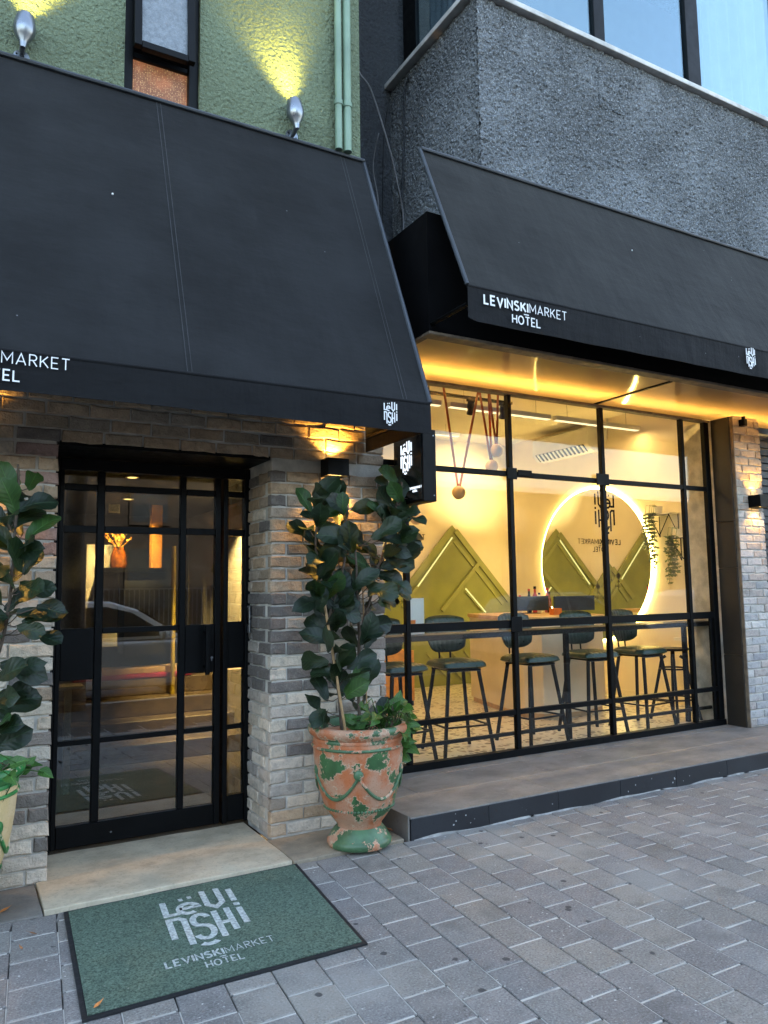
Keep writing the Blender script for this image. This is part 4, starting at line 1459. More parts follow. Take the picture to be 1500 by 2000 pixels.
def near(stems, p, lift):
    best = None
    for s in stems:
        for a, b in zip(s, s[1:]):
            a, b = Vector(a), Vector(b)
            for k in range(9):
                q = a + (b - a) * k / 8
                d = (q - p + Vector((0, 0, lift))).length
                if best is None or d < best[0]:
                    best = (d, q)
    return best[1]
def fig(base, stems, targets, label, r0, ymax, dense=1.0, xmax=9):
    t = thing('fig_plant', base, label, 'plant', 'fiddle leaf figs by the door')
    for s in stems:
        n = []
        for a, b in zip(s, s[1:]):
            for k in range(5):
                q = Vector(a).lerp(Vector(b), k / 5)
                n.append(q + Vector((rnd(-.006, .006), rnd(-.006, .006), 0)))
        n.append(Vector(s[-1]))
        build(MB().tube(n, r0, 7, .006), 'stem', 'bark', t, smooth=True)
    extra = [Vector(p) + Vector((rnd(-.05, .05), rnd(-.03, .10), rnd(-.07, .05))) for p in targets if random.random() < (dense if p[2] > 1.3 else dense * .55)]
    for p in list(targets) + extra:
        p = Vector(p)
        if base[0] > 1 and p.x < 2.2:
            p.x = 2.2 + (p.x - 2.2) * .78
        q = near(stems, p, .06)
        d = p - q
        d.y *= .9
        dl = d.length
        L = rnd(.15, .245)
        out = d.normalized() if dl > .01 else Vector((rnd(-1, 1), rnd(-1, 0), .3)).normalized()
        axis = (out + Vector((rnd(-.4, .4), rnd(-.35, .25), rnd(-.5, .55)))).normalized()
        b = p - axis * L * .5
        face = Vector((rnd(-.8, .4), rnd(-1.3, -.5), rnd(.1, .9)))
        tip = b + axis * L
        if tip.x > xmax:
            b.x -= tip.x - xmax; tip.x = xmax
        for e in (tip, b, p):
            if e.y > ymax:
                sh = ymax - e.y
                b = b + Vector((0, sh, 0)); tip = tip + Vector((0, sh, 0)); p = p + Vector((0, sh, 0))
        fresh = p.z > 2.02 and random.random() < (.75 if base[0] < 1 else .25) or random.random() < .06
        set_leaf(random.choice(FLF if fresh else FL), t, b, axis, face, L)
        # leaf stalk back to the stem
        if (b - q).length > .015:
            mid = (b + q) / 2 + Vector((0, 0, -.012))
            build(MB().tube([q, mid, b + axis * .012], .0028, 5), 'stalk', 'bark', t)
    return t
SA = [[(2.13, 4.30, .56), (2.08, 4.30, 1.0), (2.02, 4.31, 1.45), (1.95, 4.30, 1.8), (1.96, 4.30, 2.10)],
      [(2.03, 4.30, 1.35), (2.13, 4.28, 1.7), (2.17, 4.30, 2.06)],
      [(2.27, 4.36, .56), (2.28, 4.38, 1.2), (2.40, 4.38, 1.62), (2.52, 4.36, 1.95), (2.60, 4.34, 2.26)],
      [(2.28, 4.37, 1.15), (2.22, 4.28, 1.5), (2.20, 4.26, 1.82)]]
fa = fig(PA, SA, FIG_A, 'tall fiddle leaf fig with dark leaves in the flaking terracotta urn', .011, 4.585)
build(MB().tube([(2.12, 4.22, .58), (2.05, 4.24, 1.05), (1.985, 4.27, 1.5)], .0085, 7), 'cane', 'bamboo', fa, smooth=True)
build(MB().tube([(2.36, 4.42, .58), (2.352, 4.44, 1.3), (2.345, 4.46, 1.98)], .005, 6), 'cane', 'bamboo', fa, smooth=True)
SB = [[(.06, 4.28, .54), (.12, 4.27, .95), (.24, 4.24, 1.35), (.27, 4.22, 1.75), (.27, 4.2, 2.2)],
      [(.0, 4.30, .54), (.02, 4.28, 1.1), (.08, 4.25, 1.6), (.10, 4.22, 2.1)]]
fbp = fig(PB, SB, FIG_B, 'fiddle leaf fig with fresh green tops in the cream urn', .012, 4.585, .35, .50)

def pothos(base, centre, targets, label):
    t = thing('trailing_plant', base, label, 'plant', 'trailing plants in the urns')
    c = Vector(centre)
    extra = [Vector(p) + Vector((rnd(-.05, .05), rnd(-.05, .03), rnd(-.05, .04))) for p in list(targets) + list(targets)]
    for i, p in enumerate(list(targets) + (extra if len(targets) > 12 else [])):
        p = Vector(p)
        root = c + Vector((rnd(-.08, .1), rnd(-.1, .05), 0))
        # clear the pot rim before falling outside it
        over = root.lerp(p, .55)
        over.z = max(over.z, c.z + .12, p.z + .03) if p.z > c.z - .05 else c.z + .15
        pts = [root, root.lerp(over, .5) + Vector((0, 0, .03)), over]
        if p.z < over.z - .12:
            pts.append(Vector((p.x, p.y - .01, (over.z + p.z) / 2)))
        pts.append(p)
        build(MB().tube(pts, .0028, 5), 'vine', M['leaf2'] if i % 3 else M['bark'], t)
        L = rnd(.075, .125)
        out = (p - c); out.z *= .4
        axis = (out.normalized() + Vector((rnd(-.6, .6), rnd(-.7, .1), rnd(-.8, .5)))).normalized()
        face = Vector((rnd(-.7, .4), rnd(-1.2, -.5), rnd(.2, .9)))
        set_leaf(random.choice(PLm), t, p - axis * L * .3, axis, face, L)
    return t
pothos((2.4, 4.22, .60), (2.38, 4.22, .59), POTHOS_A, 'bright green trailing plant spilling over the rim of the terracotta urn')
pothos((.14, 4.22, .58), (.14, 4.20, .57), POTHOS_B, 'few trailing leaves at the edge of the cream urn')

# ------------------------------------------------------------------ doormat
mt0 = thing('doormat', (1.15, 3.65, .002), 'green rubber edged doormat with a pale worn emblem', 'doormat')
c = [Vector((.472, 3.108, 0)), Vector((1.646, 3.108, 0)), Vector((1.765, 4.182, 0)), Vector((.535, 4.168, 0))]
def q(u, v, z=0):
    p = (c[0] * (1 - u) + c[1] * u) * (1 - v) + (c[3] * (1 - u) + c[2] * u) * v
    p.z = z
    return p
build(MB().sheet(lambda u, v: q(u, v, .009 + .0015 * noise.noise(Vector((u * 6, v * 6, 2)))), 20, 20, (0, 0, -.008)), 'rubber_base', 'rubber', mt0)
build(MB().sheet(lambda u, v: q(.017 + .966 * u, .02 + .962 * v, .0135 + .0012 * noise.noise(Vector((u * 9, v * 9, 5)))), 30, 30, (0, 0, -.004)), 'pile', 'mat_green', mt0)
ux = (q(1, .5) - q(0, .5)).normalized()
uy = (q(.5, 1) - q(.5, 0)).normalized()
em, ew = emblem(.62)
build(print_on([([(a * .93, b) for a, b in q_], w) for q_, w in em], (.893, 3.435, .0138), (1, 0, 0), (.10, .995, 0), (0, 0, 1), .0012), 'emblem', 'mat_print', mt0)
wm, wx = wordmark(.046)
k = .474 / wx
build(print_on([([(a * k, b * 1.2) for a, b in q_], w * 1.0) for q_, w in wm], (.833, 3.382, .0138), (1, .012, 0), (.08, .996, 0), (0, 0, 1), .0012), 'lettering', 'mat_print', mt0)

# dry leaves and scraps lying about
def scrap(x, y, z, a, L, mat, label):
    me = leaf_mesh('dry_leaf', L, L * .38, False, .25, .06, int(x * 100), mat, 2, 4)
    o = bpy.data.objects.new('dry_leaf', me)
    o.location = (x, y, z)
    o.rotation_euler = (.1, .15, a)
    link(o)
    tag(o, label, 'dry leaf', 'dry leaves fallen by the entrance')
scrap(.40, 3.98, .006, 1.2, .05, 'dry_leaf', 'curled brown dry leaf on the paver against the doormat edge')
scrap(.33, 3.85, .006, .4, .035, 'dry_leaf', 'small red brown leaf on the paver joint near the doormat')
scrap(.52, 3.16, .018, -1.0, .045, 'dry_leaf2', 'orange dry leaf on the street corner of the green doormat')
scrap(.26, 4.30, .018, -1.3, .06, 'dry_leaf2', 'pale dry leaf on the grey slab under the cream planter')
scrap(3.75, 3.45, .006, .9, .04, 'dry_leaf', 'dark dry leaf out on the open pavers')
scrap(4.2, 4.0, .006, 2.0, .04, 'dry_leaf', 'dry leaf near the black step riser')
scrap(2.48, 4.32, .036, .7, .10, 'dry_leaf', 'crumpled dry leaf between the terracotta urn and the step')

# ------------------------------------------------------------------ shopfront step
pf = build(MB().box(2.545, 12, 4.205, 5.6, -.1, .126), 'step', 'mortar')
pf['kind'] = 'structure'
# face tiles of the step
x = 2.53
while x < 9:
    place_w = .597
    mb = MB().box(x, x + place_w, 4.186, 4.2045, -.01, .131)
    o = build(mb, 'riser_tile', 'riser', pf, bevel=.0025)
    x += .60
build(MB().box(2.527, 2.544, 4.206, 4.62, -.01, .131), 'riser_tile', 'riser', pf, bevel=.0025)
x = 2.527
k = 0
while x < 9:
    for ya, yb in ((4.188, 4.625), (4.629, 5.05), (5.054, 5.6)):
        ox = .35 if ya > 4.6 and ya < 5 else 0
        o = build(MB().box(x + ox, x + ox + 1.196, ya, yb, .127, .1385 + rnd(0, .0008)), 'floor_tile', 'tile', pf, bevel=.0015)
    x += 1.2
build(MB().box(2.527, 2.873, 4.629, 5.05, .127, .1387), 'floor_tile', 'tile', pf, bevel=.0015)
# mortar smear where the step meets the pavers
def smear(u, v):
    x = 2.55 + 6.2 * u
    w = .003 + .045 * max(0, noise.noise(Vector((x * 2.3, 0, 0))) + .05) + .012 * noise.noise(Vector((x * 11, 3, 0)))
    return (x, 4.186 - v * w, .016 * (1 - v) * (.5 + noise.noise(Vector((x * 3.1, 7, 0)))) - .001)
solo(MB().sheet(smear, 300, 3, (0, 0, -.02)), 'mortar_smear', 'smear', 'ragged pale mortar line along the foot of the black step', 'mortar', loc=(5, 4.18, 0))
solo(MB().box(2.51, 2.522, 4.19, 4.60, -.01, .15), 'side_plate', 'stone_grey', 'thin stone plate closing the end of the black step next to the urn', 'stone plate', loc=(2.515, 4.4, 0), bevel=.003)

# ------------------------------------------------------------------ shop window
sw = thing('shop_window', (4.8, 5.2, .14), 'large black framed gridded shop window under the glowing soffit', 'window')
YA, YB = 5.185, 5.235
GX = [(2.625, 2.66), (3.125, 3.165), (4.196, 4.238), (5.307, 5.349), (6.432, 6.472), (6.79, 6.862)]
build(MB().box(2.62, 6.87, 5.17, 5.25, 3.238, 3.259), 'head_rail', 'wood_trim', sw, bevel=.003)
build(MB().box(2.62, 6.87, 5.175, 5.245, .1395, .195), 'sill_rail', 'black_metal', sw, bevel=.003)
for i, (xa, xb) in enumerate(GX):
    build(MB().box(xa, xb, YA, YB, .196, 3.237), 'mullion', 'black_metal', sw, bevel=.003)
rz = [(.478, .520), (1.205, 1.272), (2.512, 2.556)]
panes = []
for (xa, xb), (xc, xd) in zip(GX, GX[1:]):
    for za, zb in rz:
        build(MB().box(xb + .001, xc - .001, YA + .004, YB - .004, za, zb), 'rail', 'black_metal', sw, bevel=.003)
    zz = [.196] + [q_ for r_ in rz for q_ in r_] + [3.237]
    for k in range(0, 8, 2):
        build(MB().box(xb - .002, xc + .002, 5.206, 5.212, zz[k] - .002, zz[k + 1] + .002), 'pane', 'glass_shop', sw)
# hinge and lock plates on the folding leaves
for x, z, w, h in ((4.217, 2.535, .11, .10), (4.36, 2.548, .16, .05), (5.30, 2.545, .16, .11), (4.217, 1.235, .12, .13), (5.26, .168, .2, .05)):
    build(MB().box(x - w / 2, x + w / 2, YA - .012, YA - .001, z - h / 2, z + h / 2), 'hinge_plate', 'black_metal', sw, bevel=.003)
build(MB().box(6.735, 6.765, YA + .01, YB - .01, .196, 1.204), 'guide_bar', 'black_metal', sw, bevel=.003)

jp = thing('jamb_panel', (6.89, 5.08, .14), 'tall brown black side panel between shop window and far brick pier', 'panel')
for za, zb in ((.141, .84), (.845, 1.71), (1.715, 2.18), (2.185, 3.255)):
    build(MB().box(6.872, 6.888, 4.955, 5.168, za, zb), 'panel', 'jamb', jp, bevel=.002)
build(MB().box(6.889, 6.9, 4.922, 5.168, .141, 3.255), 'edge_board', 'wood_trim', jp)
# rolled shutter and the dark bay beyond the far pier
rs = thing('roller_shutter', (7.9, 5.3, .14), 'grey ribbed roller shutter beyond the far brick pier', 'shutter')
for k in range(36):
    build(MB().box(7.335, 9.4, 5.30, 5.33, .15 + k * .086, .15 + k * .086 + .078), 'slat', 'shutter', rs, bevel=.006)
cb = thing('bracket_box', (7.02, 4.9, 3.19), 'small black bracket box under the soffit by the far pier', 'bracket')
build(MB().box(6.995, 7.045, 4.86, 4.928, 3.16, 3.23), 'housing', 'black_metal', cb, bevel=.004)
build(MB().box(7.01, 7.03, 4.87, 4.90, 3.2305, 3.259), 'mount', 'black_metal', cb)

# ------------------------------------------------------------------ shop interior: room
ROOM = (2.66, 7.575, 5.25, 9.45, .14, 3.78)
struct(MB().box(2.5, 7.7, 5.602, 9.6, -.1, .1395), 'shop_floor', 'terrazzo')
struct(MB().box(2.612, 6.9, 5.2505, 5.601, .1, .1396), 'shop_floor', 'terrazzo')
struct(MB().box(2.5, 7.7, 5.305, 9.6, 3.78, 3.9), 'shop_ceiling', 'ceiling')
struct(MB().box(2.5, 7.7, 9.452, 9.6, .14, 3.78), 'shop_back_wall', 'cream')
struct(MB().box(7.577, 7.7, 5.3, 9.45, .14, 3.78), 'shop_side_wall', 'cream')
struct(MB().box(2.612, 2.66, 5.25, 9.45, .14, 3.78), 'partition_wall', 'cream')
struct(MB().box(6.905, 7.575, 5.24, 5.30, .14, 3.30), 'front_return_wall', 'cream')
sk = MB().box(7.562, 7.5765, 5.35, 9.44, .1401, .22)
struct(sk, 'skirting', 'cream')

# green mountain panels on the back wall
mp = thing('mountain_panel', (6.2, 9.44, .14), 'olive green wooden mountain silhouettes with battens and glowing lines on the back wall', 'wall panel')
apx = [(6.512, 2.487, 1.08), (5.35, 1.93, 1.08), (4.48, 2.52, 1.08), (3.3, 2.1, 1.05)]
pts = []
xx = 2.665
while xx <= 7.572:
    pts.append((xx, 9.43, max(1.28, max(z - s * abs(xx - x) for x, z, s in apx))))
    xx += .02
for x, z, s in apx:
    pts.append((x, 9.43, z))
pts.sort()
pts = [p for p in pts]
poly = [(2.665, 9.43, .141)] + pts + [(7.57, 9.43, .141)]
mb = MB()
for a, b in zip(pts, pts[1:]):
    if b[0] - a[0] > 1e-5:
        mb.prism([(a[0], 9.43, .141), (b[0], 9.43, .141), b, a], (0, .018, 0))
build(mb, 'board', 'olive', mp)
def batten(x0, z0, x1, z1, w=.10, d=.03, mat='olive_batten', y=9.415):
    build(MB().bar((x0, y, z0), (x1, y, z1), d, w, (0, 0, 1)), 'batten', mat, mp)
def ledline(x0, z0, x1, z1):
    build(MB().bar((x0, 9.392, z0), (x1, 9.392, z1), .012, .016), 'led_strip', 'led', mp)
for x, z, s, foot in ((6.512, 2.487, 1.08, 1.38), (4.48, 2.52, 1.08, 1.38), (5.35, 1.93, 1.08, 1.38)):
    for sg_ in (-1, 1):
        n = (z - foot) / s
        if x + sg_ * n > 7.53: n = 7.53 - x
        if x - n < 2.7: n = x - 2.7
        batten(x + sg_ * .045, z - .085, x + sg_ * n, z - s * n - .04 + .0, .085, .028)
        batten(x + sg_ * .02, z - .24, x + sg_ * (n - .12), z - s * (n - .12) - .24 + .02, .05, .02, 'olive_batten', 9.420)
ledline(6.48, 2.30, 5.86, 1.58)
batten(7.0, 1.95, 6.28, 1.22, .06, .04)
ledline(6.70, 1.54, 7.06, 1.18)
batten(6.72, 1.50, 7.0, 1.22, .04, .03)
ledline(4.50, 2.34, 5.12, 1.66)
for k in range(5):
    batten(6.0 + k * .22, .62, 6.42 + k * .22, .62 - .42, .03, .02)
wm, wx = wordmark(.075)
k = .975 / wx
build(print_on([([(a * k, b * k) for a, b in q_], w * k) for q_, w in wm], (5.06, 9.449, 2.335), X, Z_, NY), 'lettering', 'black_matte', mp)
em, ew = emblem(.74)
build(print_on(em, (5.155, 9.449, 2.42), X, Z_, NY), 'emblem', 'black_matte', mp)

# round mirror with halo on the side wall
mir = bpy.data.materials.new('mirror_glass')
mir.use_nodes = True
b_ = mir.node_tree.nodes["Principled BSDF"]
b_.inputs["Base Color"].default_value = (.86, .88, .86, 1)
b_.inputs["Metallic"].default_value = 1
b_.inputs["Roughness"].default_value = .005
rm = thing('round_mirror', (7.55, 7.63, 1.85), 'large round mirror ringed by a glowing halo on the side wall', 'mirror')
def disc(x0, x1, r, n=72):
    pts = [(x0, 7.63 + r * math.cos(2 * PI * i / n), 1.85 + r * math.sin(2 * PI * i / n)) for i in range(n)]
    return MB().prism(pts, (x1 - x0, 0, 0))
build(disc(7.538, 7.546, 1.01), 'glass', mir, rm)
build(disc(7.547, 7.5525, .97), 'backing', 'white_plastic', rm)
hb = MB()
n = 72
for i in range(n):
    a0, a1 = 2 * PI * i / n, 2 * PI * (i + 1) / n
    q0 = Vector((7.562, 7.63 + 1.026 * math.cos(a0), 1.85 + 1.026 * math.sin(a0)))
    q1 = Vector((7.562, 7.63 + 1.026 * math.cos(a1), 1.85 + 1.026 * math.sin(a1)))
    hb.bar(q0, q1, .016, .016, (1, 0, 0))
build(hb, 'halo', 'halo', rm)

# ------------------------------------------------------------------ lights of the shop
WARM = (1, .62, .21)
def linear(xa, xb, y, z, e, label):
    t = thing('linear_light', ((xa + xb) / 2, y, z), label, 'ceiling light', 'slim linear lights below the shop ceiling')
    build(MB().box(xa, xb, y - .035, y + .035, z, z + .05), 'housing', 'white_plastic', t)
    build(MB().box(xa + .005, xb - .005, y - .028, y + .028, z - .006, z - .001), 'diffuser', 'led_white', t)
    for x in (xa + .2, xb - .2):
        build(MB().tube([(x, y, z + .05), (x, y, 3.78)], .002, 5), 'wire', 'black_metal', t)
    o = lamp('tube', 'AREA', ((xa + xb) / 2, y, z - .012), e, WARM, t)
    o.data.shape = 'RECTANGLE'
    o.data.size = xb - xa - .05
    o.data.size_y = .06
linear(4.62, 6.04, 6.70, 3.50, 31, 'slim glowing linear light nearer the brick pier, hung below the shop ceiling')
linear(6.12, 7.50, 6.70, 3.50, 21, 'slim glowing linear light meeting the mirror wall, hung below the shop ceiling')
linear(3.1, 4.5, 6.70, 3.50, 28, 'slim linear light behind the planter end of the shop')
linear(4.6, 6.0, 8.5, 3.62, 31, 'slim linear light deeper in the shop')
tk = thing('track_light', (4.85, 6.6, 3.6), 'black ceiling track with small black spot heads in the shop', 'track light')
build(MB().box(4.2, 5.4, 6.58, 6.62, 3.585, 3.615), 'rail', 'black_metal', tk)
for x, a in ((4.84, 0), (5.28, .2)):
    build(MB().box(x - .05, x + .05, 6.585, 6.615, 3.56, 3.584), 'adapter', 'black_metal', tk)
    build(MB().tube([(x, 6.6, 3.56), (x, 6.6, 3.545)], .012, 8), 'neck', 'black_metal', tk)
    build(MB().tube([(x - .02, 6.57, 3.55), (x + .012, 6.64, 3.43)], .038, 14), 'spot_head', 'black_metal', tk, smooth=True)
for x in (4.3, 5.35):
    build(MB().tube([(x, 6.6, 3.615), (x, 6.6, 3.78)], .006, 6), 'stem', 'black_metal', tk)
lamp('spot', 'SPOT', (4.86, 6.66, 3.40), 900, (1, .76, .34), tk, aim=(6.62, 9.45, 3.12), spot_size=math.radians(26), spot_blend=.8)
lamp('spot', 'SPOT', (5.30, 6.66, 3.40), 700, (1, .76, .34), tk, aim=(6.95, 9.45, 3.0), spot_size=math.radians(24), spot_blend=.8)

# belt pendants
def pendant(x, y, z, tops, label, r=.072):
    t = thing('pendant_lamp', (x, y, z), label, 'pendant lamp', 'globe lamps slung in orange straps')
    build(MB().ball((x, y, z), r, 24, 14), 'globe', 'globe', t, smooth=True)
    for tx, tz in tops:
        s = MB()
        d = Vector((tx - x, 0, tz - z)).normalized()
        a = Vector((x, y, z)) + d * (r * .85)
        s.bar(a, (tx, y, tz), .028, .004, (0, 1, 0))
        build(s, 'strap', 'orange_strap', t)
    build(MB().tube([(x - .012, y, z + r + .004), (x + .012, y, z + r + .004)], .012, 8), 'clasp', 'orange_strap', t)
pendant(4.579, 6.5, 2.541, ((4.40, 3.78), (4.90, 3.78)), 'lowest globe lamp slung in a wide V of orange straps')
pendant(5.092, 6.5, 3.025, ((5.00, 3.78), (5.14, 3.78)), 'highest globe lamp on two close orange straps')
pendant(5.035, 6.52, 2.852, ((4.88, 3.78), (5.02, 3.78)), 'middle globe lamp partly hidden by the black rail')
pendant(4.30, 6.9, 2.3, ((4.38, 3.78), (4.44, 3.78)), 'globe lamp hidden behind the black projecting sign')

# air conditioner on the side wall
ac = thing('air_conditioner', (7.47, 7.98, 3.39), 'white wall air conditioner with dark slatted outlet above the mirror', 'air conditioner')
build(MB().prism([(7.576, 7.43, 3.36), (7.42, 7.43, 3.37), (7.345, 7.43, 3.45), (7.355, 7.43, 3.67), (7.40, 7.43, 3.70), (7.576, 7.43, 3.70)], (0, 1.11, 0)), 'case', 'white_plastic', ac, bevel=.008, segs=2)
build(MB().prism([(7.428, 7.50, 3.358), (7.338, 7.50, 3.449), (7.343, 7.50, 3.454), (7.433, 7.50, 3.363)], (0, .97, 0)), 'outlet', 'black_matte', ac)
for k in range(12):
    y = 7.52 + k * .08
    build(MB().prism([(7.424, y, 3.353), (7.334, y, 3.444), (7.338, y, 3.448), (7.428, y, 3.357)], (0, .035, 0)), 'louver', 'white_plastic', ac)
build(MB().tube([(7.55, 7.43, 3.5), (7.55, 7.30, 3.5), (7.555, 7.28, 3.78)], .025, 8), 'pipe_cover', 'white_plastic', ac, smooth=True)

# ------------------------------------------------------------------ counter and what stands on it
dk = thing('reception_desk', (5.9, 7.1, .14), 'cream reception counter with rounded front corner and oak top', 'desk')
PD = [(5.73, 7.97), (5.47, 6.95), (5.45, 6.60), (5.55, 6.40), (5.80, 6.32), (6.15, 6.34), (6.55, 6.5), (6.85, 7.8)]
def inset(P, d):
    cx = sum(p[0] for p in P) / len(P); cy_ = sum(p[1] for p in P) / len(P)
    return [(cx + (x - cx) * (1 - d / max(.2, math.hypot(x - cx, y - cy_))), cy_ + (y - cy_) * (1 - d / max(.2, math.hypot(x - cx, y - cy_)))) for x, y in P]
build(MB().prism([(x, y, .20) for x, y in PD], (0, 0, .98)), 'body', 'desk', dk, smooth=False, bevel=.006, segs=2)
build(MB().prism([(x, y, .141) for x, y in inset(PD, .04)], (0, 0, .059)), 'plinth', 'oak', dk)
build(MB().prism([(x, y, 1.1805) for x, y in inset(PD, -.03)], (0, 0, .045)), 'worktop', 'oak', dk, bevel=.004)
TOP = 1.2257
def monitor(x, y, rot, label):
    t = thing('monitor', (x, y, TOP), label, 'monitor', 'dark screens on the reception counter')
    c, s = math.cos(rot), math.sin(rot)
    def B(x0, x1, y0, y1, z0, z1, n, mt):
        mb = MB().box(x0, x1, y0, y1, z0, z1)
        mb.v = [(x + a * c - b * s, y + a * s + b * c, TOP + h) for a, b, h in mb.v]
        build(mb, n, mt, t, bevel=.004)
    B(-.27, .27, -.015, .015, .035, .21, 'screen_back', 'blue_plastic')
    B(-.02, .02, .0, .03, .008, .034, 'neck', 'black_metal')
    B(-.11, .11, -.07, .08, .0005, .008, 'foot', 'black_metal')
monitor(6.20, 7.35, -.1, 'dark blue backed screen on the counter, nearer the green panel')
monitor(6.55, 6.95, -.25, 'dark blue backed screen on the counter, in front of the mirror')
def bottle(x, y, h, r, mat, cap, label):
    t = thing('bottle', (x, y, TOP), label, 'bottle', 'small bottles and jars on the counter')
    build(MB().lathe((x, y, TOP + .0005), [(0, 0), (r, 0), (r, h * .6), (r * .45, h * .75), (r * .4, h * .9), (0, h * .9)], 14), 'body', mat, t, smooth=True)
    build(MB().lathe((x, y, TOP + h * .9 + .001), [(0, 0), (r * .5, 0), (r * .5, h * .1), (0, h * .1)], 10), 'cap', cap, t)
for x, y, h, r, a, b, l in ((6.36, 7.55, .30, .03, 'black_metal', 'red', 'black bottle with a red cap on the counter'), (6.50, 7.60, .33, .035, 'red', 'black_metal', 'red bottle with a black cap, tallest on the counter'),
                            (6.44, 7.45, .25, .03, 'white_plastic', 'black_metal', 'white bottle with black cap between the two screens'), (6.62, 7.5, .31, .04, 'pink', 'red', 'pink jar with a red lid behind the second screen'),
                            (6.27, 7.62, .22, .03, 'white_plastic', 'red', 'small white bottle with red cap on the counter'), (6.56, 7.40, .26, .028, 'amber', 'black_metal', 'amber bottle beside the pink jar')):
    bottle(x, y, h, r, a, b, l)
solo(MB().box(6.02, 6.14, 6.72, 6.80, TOP + .0005, TOP + .075), 'box', 'orange', 'small orange box on the reception counter', 'box', loc=(6.08, 6.76, TOP), bevel=.004)

# ------------------------------------------------------------------ bar table along the glass
bt = thing('bar_table', (4.9, 5.45, .14), 'long black bar table along the inside of the shop window', 'table')
build(MB().box(2.8, 6.95, 5.29, 5.56, 1.125, 1.17), 'tabletop', 'black_metal', bt, bevel=.004)
for x in (3.02, 5.06, 6.70):
    build(MB().box(x - .02, x + .02, 5.48, 5.52, .1405, 1.1245), 'leg', 'black_metal', bt)
build(MB().box(2.85, 6.95, 5.37, 5.395, .27, .30), 'foot_rail', 'black_metal', bt)
for x in (3.02, 5.06, 6.70):
    build(MB().box(x - .012, x + .012, 5.396, 5.479, .275, .295), 'rail_arm', 'black_metal', bt)

# bar stools
SG = 'green leather bar stools at the window bar'
def make_stool(loc):
    t = thing('bar_stool', (0, 0, 0), 'x', 'bar stool', SG)
    def seat(u, v):
        a, b = u * 2 - 1, v * 2 - 1
        x = .225 * a * (1 - .10 * b * b * abs(a))
        y = .215 * b * (1 - .12 * a * a * abs(b))
        e = (1 - a ** 6) * (1 - b ** 6)
        rib = .006 * abs(math.sin(u * PI * 8))
        return (x, y, .735 + .05 * max(0, e) ** .35 + rib * max(0, e))
    mb = MB().sheet(seat, 64, 24)
    def under(u, v):
        a, b = 1 - u * 2, v * 2 - 1
        return (.225 * a * (1 - .10 * b * b * abs(a)), .215 * b * (1 - .12 * a * a * abs(b)), .735 - .018 * max(0, (1 - a ** 6) * (1 - b ** 6)) ** .4)
    mb.sheet(under, 24, 12)
    build(mb, 'seat', 'leather', t, smooth=True)
    def back(side):
        def f(u, v):
            a = (u * 2 - 1) * side
            b = v * 2 - 1
            wid = .205 * (1 - .16 * max(0, -b) ** 2.2 - .05 * max(0, b) ** 4)
            e = max(0, (1 - abs(a) ** 5) * (1 - abs(b) ** 5)) ** .4
            rib = .004 * abs(math.sin(u * PI * 8)) * e
            z = 1.0 + .165 * b - (.03 * abs(a) ** 3 if b > 0 else -.05 * abs(a) ** 4)
            y = .225 - .05 * a * a + .03 * b
            return (wid * a, y - side * (.022 * e + rib), z)
        return f
    mb = MB().sheet(back(1), 48, 18).sheet(back(-1), 48, 18)
    build(mb, 'backrest', 'leather', t, smooth=True)
    for x in (-.055, .055):
        build(MB().tube([(x, .12, .70), (x, .205, .735), (x, .225, .95)], .0085, 7), 'back_post', 'black_metal', t, smooth=True)
    build(MB().box(-.14, .14, -.14, .14, .700, .716).box(-.16, .16, -.16, -.141, .694, .714).box(-.16, .16, .141, .16, .694, .714), 'seat_frame', 'black_metal', t)
    for sx in (-1, 1):
        for sy_ in (-1, 1):
            build(MB().bar((sx * .145, sy_ * .145, .70), (sx * .235, sy_ * .225, .0), .024, .024, (0, 1, 0)), 'leg', 'black_metal', t)
    k = .205
    fr_ = MB()
    for a, b in (((-k, -k), (k, -k)), ((k, -k), (k, k)), ((k, k), (-k, k)), ((-k, k), (-k, -k))):
        fr_.bar((a[0], a[1], .24), (b[0], b[1], .24), .014, .014)
    build(fr_, 'foot_ring', 'black_metal', t)
    return t
spots = [(3.28, 5.63, .10, 'green leather bar stool half hidden by the brick pier'), (3.89, 5.63, -.13, 'green leather bar stool in front of the olive green wall'),
         (4.71, 5.61, .07, 'green leather bar stool in front of the cream counter corner'), (5.46, 5.60, -.09, 'green leather bar stool beside the bar table middle leg'),
         (6.12, 5.58, .12, 'green leather bar stool in front of the halo mirror, next to the backless stool')]
proto = make_stool(None)
for i, (x, y, a, lab) in enumerate(spots):
    o = proto if i == 0 else copy_tree(proto)
    o.location = (x, y, .1402)
    o.rotation_euler = (0, 0, a)
    o['label'] = lab
sw2 = thing('swivel_stool', (6.70, 5.66, .1402), 'backless black metal swivel stool at the far end of the bar', 'stool')
bx, by, bz = 6.70, 5.66, .1402
build(MB().lathe((bx, by, bz + .72), [(0, 0), (.16, 0), (.172, .012), (.16, .024), (0, .026)], 24), 'seat', 'black_metal', sw2, smooth=True)
build(MB().tube([(bx, by, bz + .30), (bx, by, bz + .719)], .022, 10), 'screw_column', 'black_metal', sw2, smooth=True)
for k in range(4):
    a = PI / 4 + k * PI / 2
    build(MB().bar((bx + .07 * math.cos(a), by + .07 * math.sin(a), bz + .66), (bx + .12 * math.cos(a), by + .12 * math.sin(a), bz + .63), .02, .03).bar((bx + .11 * math.cos(a), by + .11 * math.sin(a), bz + .635), (bx + .25 * math.cos(a), by + .25 * math.sin(a), bz), .025, .03), 'leg', 'black_metal', sw2)
build(MB().tube([(bx + .14 * math.cos(2 * PI * i / 20), by + .14 * math.sin(2 * PI * i / 20), bz + .53) for i in range(21)], .01, 6), 'brace_ring', 'black_metal', sw2)
